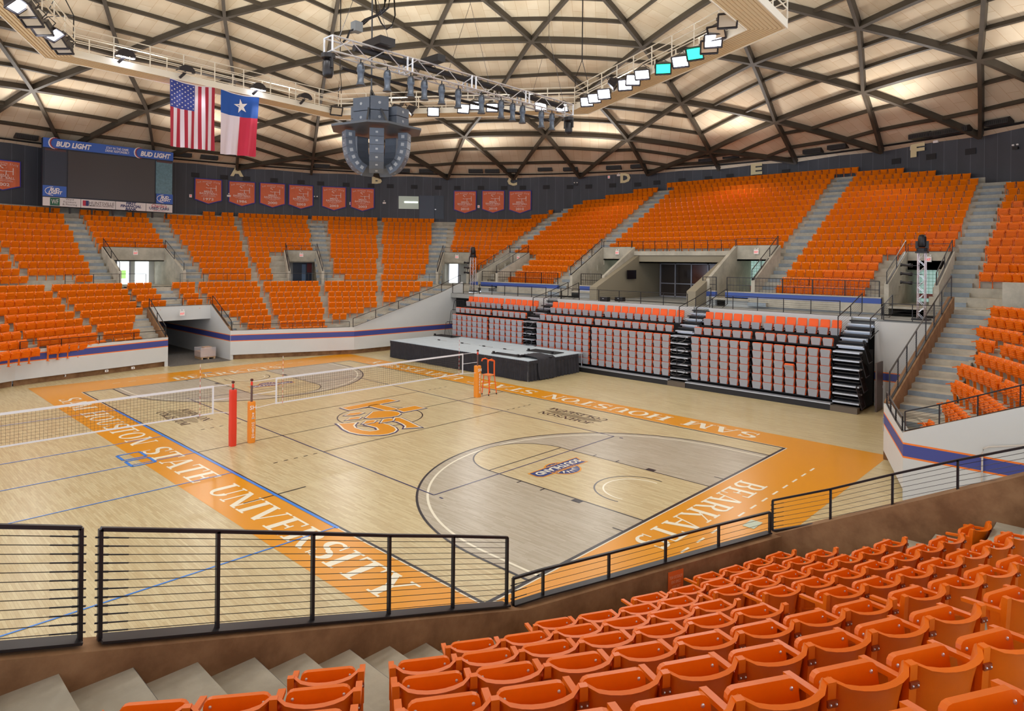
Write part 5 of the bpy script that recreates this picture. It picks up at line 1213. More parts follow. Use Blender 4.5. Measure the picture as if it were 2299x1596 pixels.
# open door leaf and storage shelf beside the tall stair wall
r_ = empty('door_leaf', (15.05, 16.6, 0)); tag(r_, 'dark brown door leaf standing open beside the stair wall', 'door'); mb = MB(); mb.box((0, .45, 1.12), (.07, 1.0, 2.24)); mb.build('panel', mat('door_brown', (92, 74, 66), .45), r_); mb = MB(); mb.box((.04, .9, 1.05), (.05, .03, .12)); mb.build('handle', M_SILV, r_)
M_SHELF = mat('dark_rack', (44, 42, 44), .5)
r_ = empty('crate_stack', (16.6, 16.0, 0)); tag(r_, 'red plastic crates stacked behind the stair wall railing', 'crates')
for i in range(6): mb = MB(); mb.box((0, 0, .22 + .3 * i), (.8, .5, .27)); mb.build('crate', mat('crate_red', (226, 70, 44), .5), r_)
mb = MB(); mb.box((0, 0, .04), (.85, .55, .08)); mb.build('trolley', M_SHELF, r_)
# camera on tripod
r_ = empty('video_camera', tuple(PZ(1373, 667, 4.13))); tag(r_, 'video camera on a tripod in front of the lobby', 'camera')
for a in (90, 210, 330): mb = MB(); mb.tube([(0, 0, 1.25), (.42 * cos(R(a)), .42 * sin(R(a)), .02)], .02, 6); mb.build('leg', M_BLACK, r_)
mb = MB(); mb.tube([(0, 0, 1.0), (0, 0, 1.45)], .03, 8); mb.build('column', M_SILV, r_)
mb = MB(); mb.box((0, 0, 1.58), (.45, .18, .2)); mb.box((-.28, 0, 1.6), (.18, .14, .14)); mb.box((.1, 0, 1.74), (.3, .05, .05)); mb.build('body', M_BLACK, r_)
mb = MB(); mb.tube([(.1, 0, 1.5), (.5, .1, 1.3)], .012, 6); mb.build('pan_handle', M_BLACK, r_)
mb = MB(); mb.box((0, 0, .78), (.3, .06, .06)); mb.build('yellow_strap', mat('strap_yellow', (236, 214, 40), .6), r_)
for i, (u, v) in enumerate(((1358, 676), (1392, 676))):
    r_ = empty('equipment_case', tuple(PZ(u, v, 4.13))); tag(r_, ['dark equipment case left of the tripod on the deck', 'dark equipment case right of the tripod on the deck'][i], 'case', 'cases beside the tripod'); mb = MB(); mb.box((0, 0, .14), (.6, .4, .28)); mb.build('shell', M_BLACK, r_, bevel=.02); mb = MB(); mb.box((0, -.21, .18), (.12, .02, .04)); mb.build('handle', M_SILV, r_)
# truss tower with lamps at the right of the deck, and its far counterpart
def moving_head(parent, loc, s=1, up=True):
    g = 1 if up else -1; mb = MB(); L = Vector(loc)
    mb.lathe([(.0, .0), (.2 * s, .0), (.2 * s, .12 * s), (.17 * s, .14 * s), (0, .14 * s)], 12, Matrix.Translation(L) @ Matrix.Scale(g, 4, (0, 0, 1))); b_ = mb.build('lamp_base', M_BLACK, parent)
    m2 = MB()
    for q in (-1, 1): m2.bar(L + Vector((q * .17 * s, 0, g * .12 * s)), L + Vector((q * .17 * s, 0, g * .42 * s)), .05 * s, .12 * s)
    m2.build('yoke', M_BLACK, parent)
    m3 = MB(); m3.lathe([(0, 0), (.1 * s, .0), (.155 * s, .08 * s), (.15 * s, .4 * s), (.11 * s, .5 * s), (0, .52 * s)], 12, Matrix.Translation(L + Vector((0, 0, g * .16 * s))) @ Matrix.Scale(g, 4, (0, 0, 1))); m3.build('lamp_head', M_BLACK, parent, smooth=True)
def tower(label, x, y, z, h, big=1):
    r_ = empty('lighting_tower', (x, y, z)); tag(r_, label, 'tower', 'truss towers on the deck')
    for a in (-.15, .15):
        for b_ in (-.15, .15): mb = MB(); mb.tube([(a, b_, 0), (a, b_, h)], .025, 6); mb.build('chord', mat('truss_pink_grey', (206, 190, 192), .35, .6), r_)
    mb = MB(); k = int(h / .3)
    for i in range(k):
        for s in (-.15, .15):
            e = .15 if i % 2 else -.15
            mb.tube([(-e, s, i * h / k), (e, s, (i + 1) * h / k)], .012, 5); mb.tube([(s, -e, i * h / k), (s, e, (i + 1) * h / k)], .012, 5)
    mb.build('lacing', M_SILV, r_)
    mb = MB(); mb.box((0, 0, h + .04), (.5, .42, .08)); mb.build('top_plate', M_BLACK, r_)
    moving_head(r_, (0, 0, h + .08), 1.2)
    mb = MB(); mb.box((0, 0, .04), (.7, .7, .08)); mb.build('base', M_BLACK, r_)
    for i, zz in enumerate((.62, .8, .98)):
        c = Vector((-.45, -.2, h * .55 + i * .42)); m2 = MB(); m2.bar(c + Vector((.5, .1, 0)), c, .03); m2.build('arm', M_BLACK, r_)
        m3 = MB(); m3.lathe([(0, 0), (.09, 0), (.09, .12), (.06, .2), (.06, .42), (.1, .5), (.0, .5)], 10, Matrix.Translation(c + Vector((.1, 0, 0))) @ Matrix.Rotation(R(-86), 4, 'Y')); m3.build('spotlight', M_BLACK, r_, smooth=True)
    return r_
tower('silver truss tower with black spotlights in front of the right-hand doorway', 16.2, 19.6, 4.12, 3.2)
tower('small truss tower with a lamp in front of the bright doorway under letter C', -16.9, 21.2, 4.12, 2.9)
for i, (u, v, a) in enumerate(((1625, 690, 0), (1600, 690, 1))): pass
# sign on the parapet
a = Vector((17.2, -9.95, 0)); b_ = Vector((18.82, -4.6, 0)); d = (b_ - a).normalized(); nb = Vector((d.y, -d.x, 0)); pc = a + d * 2.85 + nb * .285
r_ = empty('parapet_sign', (pc.x, pc.y, 1.70)); tag(r_, 'orange sign reading PLEASE DO NOT CLIMB OVER THIS WALL on the parapet', 'sign')
mb = MB(); mb.prism([-d * .16 + Vector((0, 0, -.17)), d * .16 + Vector((0, 0, -.17)), d * .16 + Vector((0, 0, .17)), -d * .16 + Vector((0, 0, .17))], nb * .008); mb.build('board', mat('sign_orange', (228, 104, 40), .5), r_)
text_mesh('lettering', 'PLEASE DO NOT\nCLIMB OVER\nTHIS WALL', nb * .012, -d if False else Vector((-d.x, -d.y, 0)), (0, 0, 1), .2, mat('sign_text_peach', (246, 190, 150), .5), r_, width=.27, line=1.1)
# microphone-like boxes at the foot of the left far wall
for i, (x, y) in enumerate(((-19.4, -3.9), (-19.3, -5.3), (-19.1, -7.4))):
    r_ = empty('wall_outlet', (x, y, .2)); tag(r_, 'white outlet box at the foot of the far left wall, %s from the tunnel' % ORD[i], 'outlet', 'outlets under the far left wall'); mb = MB(); mb.box((0, 0, 0), (.12, .16, .12)); mb.build('box', M_SIGN, r_); mb = MB(); mb.box((.062, 0, 0), (.01, .05, .06)); mb.build('socket', M_BLACK, r_)
r_ = empty('wall_pipe', (19.6, 4.7, 0)); tag(r_, 'beige pipe bent up the white wall beyond the tunnel', 'pipe'); mb = MB(); mb.tube([(1.05, -.04, .2), (1.05, -.04, 1.75), (1.08, -.04, 1.88), (1.2, -.04, 1.95), (3.2, -.04, 2.45)], .022, 8); mb.build('tube', mat('pipe_beige', (200, 190, 180), .5), r_, smooth=True)
# ================================================================ WALL RING: LETTERS, BANNERS, VENTS, LAMPS, HEATERS
def wallframe(az, r_=None):
    """point on the facet plane at azimuth az, inward normal, lateral (to the viewer's right when facing the wall)"""
    i = math.floor((az - 5) / 10); mid = 10 + 10 * i; n = -pol(1, mid, 0); ap = RW * cos(R(5)); dist = ap / cos(R(az - mid)); p = pol(dist, az, 0)
    l = Vector((n.y, -n.x, 0)) ; l = Vector((-n.y, n.x, 0)) if l.dot(rv) < 0 and False else l
    return p, n, l
def right_of(n):    # viewer looks along -n; right hand = (-n) x up
    f = -n; return Vector((f.y, -f.x, 0))
M_LET = M_GOLD
for ch, az in (('A', 164.9), ('B', 145.6), ('C', 125.3), ('D', 108.3), ('E', 90.1), ('F', 71.3)):
    p, n, l = wallframe(az); l = right_of(n); r_ = empty('section_letter', (p.x, p.y, 14.9)); tag(r_, 'large cream letter %s high on the charcoal wall' % ch, 'letter', 'section letters')
    t = text_mesh('letter_face', ch, n * .14, l, (0, 0, 1), .95, M_LET, r_, width=1.0 if ch != 'A' else 1.15, bold=.055, extrude=.0)
    t.name = 'letter_face'
def zwall(u, v, az_guess=None):
    p = PR(u, v, RW * cos(R(3))); return degrees(atan2(p.y, p.x)) % 360, p.z
M_BAN = mat('banner_orange', (220, 112, 74), .75, noise=.08, nscale=1.5); M_BANB = mat('banner_blue_edge', (60, 58, 150), .7); M_BANT = mat('banner_text', (240, 216, 206), .7)
def banner(u, vt, vb, wpx, year, lines, lab):
    az, zt = zwall(u, vt); _, zb = zwall(u, vb); p, n, l = wallframe(az); l = right_of(n); w_ = 1.15 * 1.02; H = zt - zb
    r_ = empty('championship_banner', (p.x + n.x * .14, p.y + n.y * .14, zb)); tag(r_, lab, 'banner', 'orange banners on the charcoal wall')
    def sheet(off, inset, m, nm):
        mb = MB(); rows = []; N = 8
        for z, pt in ((H - inset, 0), (.6 * H, 0), (.16 * H + inset * .5, 0)):
            rows.append([l * ((-1 + 2 * i / N) * (w_ - inset)) + Vector((0, 0, z)) + n * (off + .025 * sin(i * 1.9 + z)) for i in range(N + 1)])
        rows.append([l * ((-1 + 2 * i / N) * (w_ - inset)) + Vector((0, 0, .16 * H * abs(-1 + 2 * i / N) + inset * .8)) + n * (off + .025 * sin(i * 1.9)) for i in range(N + 1)])
        mb.sheet(rows); return mb.build(nm, m, r_)
    sheet(.02, 0, M_BANB, 'border'); fc = sheet(.035, .08, M_BAN, 'field'); k = n * .085
    T = lambda s, z, h, w2, b=.01: text_mesh('lettering', s, k + Vector((0, 0, z * H)), l, (0, 0, 1), h, M_BANT, fc, width=w2, bold=b)
    # arched team name letter by letter
    s = 'SAM HOUSTON STATE'
    for i, c in enumerate(s):
        if c == ' ': continue
        t = (i - 8) / 8; text_mesh('lettering', c, k + l * (t * .92) + Vector((0, 0, .885 * H - .12 * t * t)), (l + Vector((0, 0, -.22 * t))).normalized(), (Vector((0, 0, 1)) + l * .22 * t).normalized(), .14, M_BANT, fc, width=.08)
    T('S', .73, .5, .45, -.02); text_mesh('lettering', 'H', k + l * .42 + Vector((0, 0, .64 * H)), l, (0, 0, 1), .52, M_BANT, fc, width=.5, bold=-.02)
    mb = MB(); mb.lathe([(0, 0), (.13, 0)], 10, Matrix.Translation(k + n * .01 + l * .12 + Vector((0, 0, .7 * H))) @ Matrix.Rotation(atan2(n.y, n.x), 4, 'Z') @ Matrix.Rotation(pi / 2, 4, 'Y')); mb.build('paw_mark', M_BAN, fc)
    T("MEN'S", .5, .17, .75); T('BASKETBALL', .42, .18, 1.5)
    T(lines, .33, .16 if '\n' in lines else .08, 1.25, 0); T(year, .2, .24, .85, .02)
    return r_
B9 = [(467, 402, 459, '1973', 'AT SMALL COLLEGE\nNATIONAL CHAMPIONS'), (543.5, 407.5, 464, '1986', 'GULF STAR CONFERENCE\nCHAMPIONS'), (611.5, 411.5, 467, '2000', 'SOUTHLAND CONFERENCE\nCHAMPIONS'), (675.5, 415.5, 470, '2003', 'SOUTHLAND CONFERENCE\nCHAMPIONS'),
      (750, 419.5, 473.5, '2003', 'SOUTHLAND TOURNAMENT\nCHAMPIONS'), (814, 422.5, 475, '2003', 'NCAA\nTOURNAMENT'), (1045, 428.5, 480, '2010', 'SOUTHLAND CONFERENCE\nCHAMPIONS'), (1108, 428, 479, '2010', 'SOUTHLAND TOURNAMENT\nCHAMPIONS'), (1168.5, 428, 480, '2010', 'NCAA\nTOURNAMENT')]
BL = ['orange banner dated 1973, directly right of the scoreboard', 'orange banner dated 1986 below letter A', 'orange banner dated 2000 on the charcoal wall', 'orange banner dated 2003, first of three, right of the 2000 banner', 'orange banner dated 2003, second of three, left of letter B', 'orange banner dated 2003 directly below and left of letter B', 'orange banner dated 2010, first of three, left of letter C', 'orange banner dated 2010, second of three, below letter C', 'creased orange banner dated 2010, third of three, right of letter C']
for (u, vt, vb, y, ln), lb in zip(B9, BL): banner(u, vt, vb, 40, y, ln, lb)
banner(3, 359, 428, 40, '2002', 'NATIONAL\nCHAMPIONS', 'orange banner cut off by the left frame edge')
M_WVENT = mat('wall_vent_black', (36, 34, 36), .7)
VN = [(438, 393), (503, 398), (553, 401), (615, 405), (676, 409), (720, 412), (777, 415), (833, 417), (876, 418), (930, 420), (984, 421.5), (1027, 422), (1080, 422), (1132, 422), (1174, 421.5), (1227, 420.5), (1280, 420), (1322, 419), (1376, 416.5), (1432, 414.5), (1475, 410), (1532, 405.5), (1591, 401), (1639, 396), (1699, 391.5), (1765, 386), (2013, 362), (2093, 352), (2180, 340)]
for i, (u, v) in enumerate(VN):
    az, z = zwall(u, v); p, n, l = wallframe(az); l = right_of(n); r_ = empty('air_vent', (p.x + n.x * .03, p.y + n.y * .03, z)); tag(r_, 'black wall vent, %s from the scoreboard along the charcoal wall' % (ORD[i]), 'vent', 'vents in the charcoal wall')
    mb = MB(); mb.prism([l * -.33 + Vector((0, 0, -.2)), l * .33 + Vector((0, 0, -.2)), l * .33 + Vector((0, 0, .2)), l * -.33 + Vector((0, 0, .2))], n * .03); mb.build('grille', M_WVENT, r_)
# small emergency lamps, alarm boxes
for i, (u, v, k) in enumerate(((513, 438, 1), (1182, 447, 1), (1293, 413, 0), (1390, 392, 1), (1508, 373, 0), (1910, 333, 0), (2105, 316, 1), (2285, 330, 0), (709, 444, 0), (863, 454, 1))):
    az, z = zwall(u, v); p, n, l = wallframe(az); l = right_of(n); r_ = empty('emergency_lamp', (p.x + n.x * .05, p.y + n.y * .05, z)); tag(r_, 'small %s emergency lamp, %s along the charcoal wall' % (('twin-headed', 'single')[k], ORD[i]), 'lamp', 'emergency lamps on the charcoal wall')
    mb = MB(); mb.prism([l * -.16 + Vector((0, 0, -.16)), l * .16 + Vector((0, 0, -.16)), l * .16 + Vector((0, 0, 0)), l * -.16 + Vector((0, 0, 0))], n * .12); mb.build('housing', M_BLACK if not k else M_SIGN, r_)
    for s in ((-1, 1) if not k else (0,)): m2 = MB(); m2.lathe([(0, 0), (.07, .02), (.07, .1), (0, .12)], 8, Matrix.Translation(l * .13 * s + n * .1 + Vector((0, 0, .06)))); m2.build('lamp_head', M_SIGN, r_)
for i, (u, v) in enumerate(((427, 440), (30, 409), (787, 457), (1075, 464), (1368, 398), (1721, 359), (2050, 333))):
    az, z = zwall(u, v); p, n, l = wallframe(az); l = right_of(n); r_ = empty('wall_box', (p.x + n.x * .03, p.y + n.y * .03, z)); tag(r_, 'small pale box, %s on the charcoal wall counted from the left' % ORD[i], 'box', 'pale boxes on the charcoal wall')
    mb = MB(); mb.prism([l * -.11 + Vector((0, 0, -.14)), l * .11 + Vector((0, 0, -.14)), l * .11 + Vector((0, 0, .14)), l * -.11 + Vector((0, 0, .14))], n * .07); mb.build('cover', M_SIGN, r_)
    m2 = MB(); m2.prism([l * -.04 + n * .07 + Vector((0, 0, -.05)), l * .04 + n * .07 + Vector((0, 0, -.05)), l * .04 + n * .07 + Vector((0, 0, .05)), l * -.04 + n * .07 + Vector((0, 0, .05))], n * .02); m2.build('button', M_RED, r_)
# control-room window and doors between B and C
def wallquad(u0, v0, u1, v1, m, nm, off=.03, parent=None, th=.03):
    azs = zwall(u0, v0)[0]; azm = (azs + zwall(u1, v1)[0]) / 2; p, n, l = wallframe(azm); Pn = p + n * off
    q = [PP(u, v, Pn, n) for u, v in ((u0, v1), (u1, v1), (u1, v0), (u0, v0))]
    zt = q[3].z; zb = q[0].z; q[1].z = zb; q[2].z = zt; mb = MB(); mb.prism(q, n * th); return mb.build(nm, m, parent), n, q
o, n, q = wallquad(895, 440, 940, 468.5, mat('control_glass', (150, 160, 150), .15, emit=((170, 176, 160), .25)), 'window_2'); o['kind'] = 'structure'; o['label'] = 'control room window in the charcoal wall'
wallquad(908, 452, 938, 455, mat('tube_lamp', (240, 250, 240), .5, emit=((240, 250, 240), 3)), 'tube_light', .07, o)
o, n, q = wallquad(941.5, 439, 976, 491.5, mat('door_slate', (66, 74, 90), .5), 'door_1'); o['kind'] = 'structure'
wallquad(975, 439, 996.5, 491.5, mat('door_slate2', (58, 66, 80), .5), 'door_panel', .03, o); wallquad(976, 469, 979, 471, M_SILV, 'door_handle', .09, o)
# heaters / speakers tucked under the roof edge
M_HEAT = mat('heater_dark', (44, 38, 36), .5, .2)
HT = [(60, 306), (410, 346), (470, 352), (723, 372), (904, 382), (957, 383), (1068, 383), (1105, 383), (1146, 382), (1224, 379), (1281, 378.5), (1378, 375), (1433, 372), (1587, 358), (1642, 350), (1824, 338), (1880, 328), (2066, 303), (2110, 297), (2150, 290), (2240, 272)]
for i, (u, v) in enumerate(HT):
    p = PR(u, v, RW - 1.2); az = degrees(atan2(p.y, p.x)); n = -pol(1, az, 0); l = right_of(n); r_ = empty('unit_heater', p); tag(r_, 'dark boxy unit heater, %s from the left under the roof edge' % ORD[i], 'heater', 'unit heaters under the roof edge')
    mb = MB(); mb.prism([l * -.72 + Vector((0, 0, -.22)) + n * .2, l * -.72 + Vector((0, 0, .1)) + n * .2, l * -.72 + Vector((0, 0, .3)) - n * .4, l * -.72 + Vector((0, 0, -.22)) - n * .4], l * 1.44); mb.build('housing', M_HEAT, r_)
    m2 = MB()
    for k in range(12): m2.box(l * (-.64 + k * .116) + n * .2 + Vector((0, 0, -.08)), (.03, .03, .2))
    m2.build('grille', M_DARK, r_)
    m3 = MB(); m3.tube([l * .5 - n * .3 + Vector((0, 0, .25)), l * .5 - n * .3 + Vector((0, 0, .9))], .02, 5); m3.build('hanger', M_BLACK, r_)
# ================================================================ SCOREBOARD
SA = zwall(243, 400)[0]; sp, sn, sl = wallframe(180 if abs(SA - 180) < 5 else SA); 
sn = Vector((1, 0, 0)); SP = Vector((-36.4, 0, 0))
def SQ(u, v, off=0): return PP(u, v, SP + sn * off, sn)
TL = SQ(96, 308); TRt = SQ(388, 343); BL_ = SQ(95, 463); BR_ = SQ(387, 476)
y0 = (TL.y + BL_.y) / 2; y1 = (TRt.y + BR_.y) / 2; zt = (TL.z + TRt.z) / 2; zb = (BL_.z + BR_.z) / 2; W = y1 - y0; H = zt - zb
print('SCOREBOARD', y0, y1, zb, zt)
sb = empty('scoreboard', (-36.4, y0, zb)); tag(sb, 'big video scoreboard with blue top sign and white sponsor panels below', 'scoreboard')
def sbox(f0, f1, g0, g1, d0, d1, m, nm, parent=None):
    mb = MB(); mb.box(((d0 + d1) / 2, (f0 + f1) / 2 * W, (g0 + g1) / 2 * H), (d1 - d0, (f1 - f0) * W, (g1 - g0) * H)); return mb.build(nm, m, parent or sb)
sbox(0, 1, 0, 1, -.45, 0, mat('board_case', (38, 40, 52), .5), 'case')
M_BUD = mat('sign_blue', (52, 92, 176), .45); top = sbox(.0, 1, .86, 1, 0, .1, M_BUD, 'top_sign')
scr = sbox(.175, .845, .15, .84, 0, .04, mat('led_screen', (62, 54, 54), .35, noise=.12, nscale=30), 'video_screen')
sbox(.01, .165, .3, .83, 0, .05, mat('side_panel_dark', (44, 48, 62), .5), 'side_panel'); sbox(.855, .995, .3, .83, 0, .05, mat('side_panel_lit', (92, 128, 142), .25, noise=.3, nscale=5), 'side_panel')
for f0, f1, g in ((.015, .16, .815), (.86, .99, .815)): sbox(f0, f1, g, g + .03, .05, .06, mat('led_red_dark', (80, 48, 50), .5), 'clock_strip')
dy = Vector((0, 1, 0)); uz = Vector((0, 0, 1))
def stx(s, f, g, h, w2, m, parent, off=.12, bold=.02, slant=0, **k): return text_mesh('lettering', s, Vector((off, f * W, g * H)), dy, uz, h, m, parent, width=w2, bold=bold, slant=slant, **k)
M_TW = mat('sign_text_white', (236, 228, 226), .5)
for f in (.215, .85):
    stx('BUD LIGHT', f + .0, .925, .42, 2.35, M_TW, top, slant=.25, bold=.04)
    mb = MB()
    for k in range(2):
        pts = [Vector((.125 + .004 * k, f * W - 1.25 + .38 * cos(t) + .08 * k, .93 * H + .42 * sin(t))) for t in [R(70 + 22 * i) for i in range(11)]]
        mb.tube(pts, [.01, .03, .04, .05, .05, .05, .05, .045, .04, .03, .01], 6, mi=k)
    mb.build('swoosh', [M_TW, mat('swoosh_red', (170, 60, 70), .5)], top)
stx('STAY IN THE GAME.\nDRINK RESPONSIBLY.', .54, .93, .42, 1.75, M_TW, top, line=.9, bold=.01, slant=.15)
for f0, f1 in ((.0, .165), (.86, 1.0)):
    pnl = sbox(f0, f1, .14, .3, 0, .08, M_BUD, 'beer_panel'); fm = (f0 + f1) / 2
    stx('BUD', fm, .245, .24, .62, M_TW, pnl, .1, .04, .2); stx('LIGHT', fm + .005, .2, .24, .9, M_TW, pnl, .1, .04, .2)
    mb = MB(); mb.tube([Vector((.1, fm * W + .62 * cos(t), .22 * H + .34 * sin(t))) for t in [R(100 + 20 * i) for i in range(9)]], .025, 5); mb.build('ring', M_TW, pnl)
M_SPW = mat('sponsor_white', (214, 206, 204), .55); M_GRN = mat('sponsor_green', (28, 88, 62), .5); M_NVT = mat('sponsor_navy', (34, 40, 96), .5); M_RDT = mat('sponsor_red', (178, 34, 60), .5); M_BRT = mat('sponsor_brown', (90, 70, 66), .5)
sp_ = [sbox(a, b_, 0, .128, .0, .06, M_SPW, 'sponsor_panel') for a, b_ in ((.002, .268), (.272, .528), (.532, .772), (.776, .998))]
mb = MB(); mb.box((.07, .085 * W, .065 * H), (.02, .62, .6)); g_ = mb.build('logo_square', M_GRN, sp_[0]); stx('WF', .085, .065, .36, .45, M_SPW, g_, .085, .0)
stx('Ward\nFurniture\n& Flooring', .19, .068, .58, .95, M_BRT, sp_[0], .07, .0, line=.95)
mb = MB(); mb.box((.07, .305 * W, .07 * H), (.02, .4, .42)); mb.build('logo_square', M_RDT, sp_[1]); mb = MB(); mb.box((.085, .305 * W + .1, .07 * H), (.01, .2, .42)); mb.build('logo_square', M_NVT, sp_[1])
stx('HUNTSVILLE', .425, .078, .26, 1.75, M_BRT, sp_[1], .07, .0); stx('MEMORIAL HOSPITAL', .425, .038, .12, 1.7, M_BRT, sp_[1], .07, .01)
stx('FIRST\nFINANCIAL\nBANK', .652, .065, .68, 1.55, M_NVT, sp_[2], .07, .04, .15, line=.85)
stx("Charlie's", .885, .1, .28, 1.2, M_RDT, sp_[3], .07, .01, .3); stx('USED CARS', .885, .056, .22, 1.55, M_NVT, sp_[3], .07, .03); stx('(936) 291-3473', .885, .018, .1, .9, M_RDT, sp_[3], .07, .01)
for f in (.06, .2, .36, .52, .68, .84, .96): mb = MB(); mb.box((-.3, f * W, -.25), (.12, .12, .5)); mb.build('support_leg', M_BLACK, sb)
# ================================================================ FLAGS
AP = 13.0
fa = R(185); fn = Vector((-cos(fa), -sin(fa), 0)); fp = Vector((cos(fa), sin(fa), 0)) * AP       # plane of the catwalk's inner face
fl = right_of(fn)
def FQ(u, v): return PP(u, v, fp, fn)
def flag(label, c4, fn_draw, name='hanging_flag'):
    tl, tr, bl2, br2 = [FQ(*c) for c in c4]; bl2 = Vector((tl.x, tl.y, bl2.z)).lerp(bl2, .5); r_ = empty(name, tl); tag(r_, label, 'flag', 'flags hung from the catwalk')
    def S(s, t, o=0):
        top_ = tl.lerp(tr, s); bot = bl2.lerp(br2, s); p = top_.lerp(bot, t); p.z -= .1 * sin(pi * s) * (1 - t) * 1.2
        return p - tl + fn * (o + .06 * sin(s * 17 + 2 * t) * (.3 + t) + .03 * sin(s * 41 + t * 3) * t)
    def patch(s0, s1, t0, t1, m, nm, o=0, parent=None, ns=None):
        mb = MB(); ns = ns or max(2, int((s1 - s0) * 40)); nt_ = 10
        mb.sheet([[S(s0 + (s1 - s0) * i / ns, t0 + (t1 - t0) * j / nt_, o) for i in range(ns + 1)] for j in range(nt_ + 1)]); return mb.build(nm, m, parent or r_, smooth=True)
    fn_draw(S, patch, r_)
    mb = MB(); mb.tube([S(i / 12, -.004) for i in range(13)], .03, 5); mb.build('header_band', M_TW, r_)
    return r_
def star(S, s, t, rs, rt, m, parent, o=.02, rot=0):
    mb = MB(); pts = []
    for k in range(10):
        a = R(-90 + 36 * k + rot); q = 1 if k % 2 == 0 else .4; pts.append(S(s + rs * q * cos(a), t + rt * q * sin(a), o))
    mb.add(pts + [S(s, t, o)], [(i, (i + 1) % 10, 10) for i in range(10)]); return mb
F_R = mat('flag_red', (176, 40, 62), .8); F_W = mat('flag_white', (228, 214, 226), .8); F_B = mat('flag_blue', (58, 70, 150), .8); F_B2 = mat('flag_blue_bright', (34, 84, 170), .8); F_R2 = mat('flag_crimson', (206, 48, 78), .8)
def us(S, patch, r_):
    for i in range(13): 
        t0 = .41 if i < 7 else 0
        patch(i / 13, (i + 1) / 13, t0, 1, F_R if i % 2 == 0 else F_W, 'stripe', 0)
    c = patch(0, 7 / 13, 0, .41, F_B, 'canton', .004); mb = MB()
    for i in range(9):
        for j in range(6 if i % 2 == 0 else 5):
            m_ = star(S, (.035 + .467 / 8.0 * i * 1.0), .035 + (.34 / 5) * (j + (0 if i % 2 == 0 else .5)), .022, .014, F_W, c, .016, 90); mb.add(m_.v, m_.f)
    mb.build('stars', M_TW, c)
def tx(S, patch, r_):
    c = patch(0, 1, 0, .36, F_B2, 'blue_field', 0); patch(0, .5, .36, 1, F_W, 'white_field'); patch(.5, 1, .36, 1, F_R2, 'red_field')
    star(S, .52, .185, .19, .125, F_W, c, .02, 60).build('star', M_TW, c)
flag('large flag with stars and red and white stripes hung from the catwalk', ((381.5, 176), (483, 196), (382, 328), (482, 339)), us)
flag('large flag with one white star, blue, white and red fields', ((496, 200), (582.5, 218), (491, 345), (574, 352)), tx)
# ================================================================ CATWALK RING
cw = empty('catwalk_ring', (0, 0, 0)); tag(cw, 'cream hexagonal catwalk hung below the dome', 'catwalk')
M_SLAT = mat('catwalk_underside', (240, 220, 184), .6)
RO, RI, CZ = 16.55, 15.0, 16.05
for i in range(6):
    a0, a1 = 35 + 60 * i, 95 + 60 * i
    mb = MB(); mb.prism([pol(RI, a0, CZ), pol(RO, a0, CZ), pol(RO, a1, CZ), pol(RI, a1, CZ)], (0, 0, .08)); mb.build('walkway_slab', M_SLAT, cw)
    mb = MB()
    for k in range(1, 9):
        r_ = RI + (RO - RI) * k / 9; mb.bar(pol(r_, a0, CZ - .008), pol(r_, a1, CZ - .008), .02, .016)
    mb.build('slat_ribs', mat('slat_line_tan', (190, 160, 118), .7), cw)  # thin tan bars, a deeper tone than the slab
    for r_, nm in ((RI, 'inner_fascia'), (RO, 'outer_fascia')): mb = MB(); mb.bar(pol(r_, a0, CZ + .14), pol(r_, a1, CZ + .14), .05, .34); mb.build(nm, M_CREAM, cw)
    for r_ in (RI, RO):
        n = 9
        for k in range(n): p = pol(r_, a0, CZ + .3).lerp(pol(r_, a1, CZ + .3), k / n); mb = MB(); mb.bar(p, p + Vector((0, 0, 1.05)), .045); mb.build('post', M_CREAM, cw)
        for z in (.45, .75, 1.05): mb = MB(); mb.bar(pol(r_, a0, CZ + .3 + z), pol(r_, a1, CZ + .3 + z), .04); mb.build('rail', M_CREAM, cw)
    mb = MB(); c = dome(15.8, a0); b_ = pol(15.8, a0, 0); mb.tube([c - Vector((0, 0, .5)), Vector((b_.x, b_.y, CZ + 3.2))], .035, 6); t_ = pol(.75, a0, 0)
    for s in (-1, 1): mb.tube([Vector((b_.x, b_.y, CZ + 3.2)), b_ + t_ * s + Vector((0, 0, CZ + 1.9)), b_ + t_ * s + Vector((0, 0, CZ + .2))], .025, 6)
    mb.tube([b_ + t_ + Vector((0, 0, CZ + 1.9)), b_ - t_ + Vector((0, 0, CZ + 1.9))], .02, 6)
    mb.build('hanger', M_BLACK, cw)
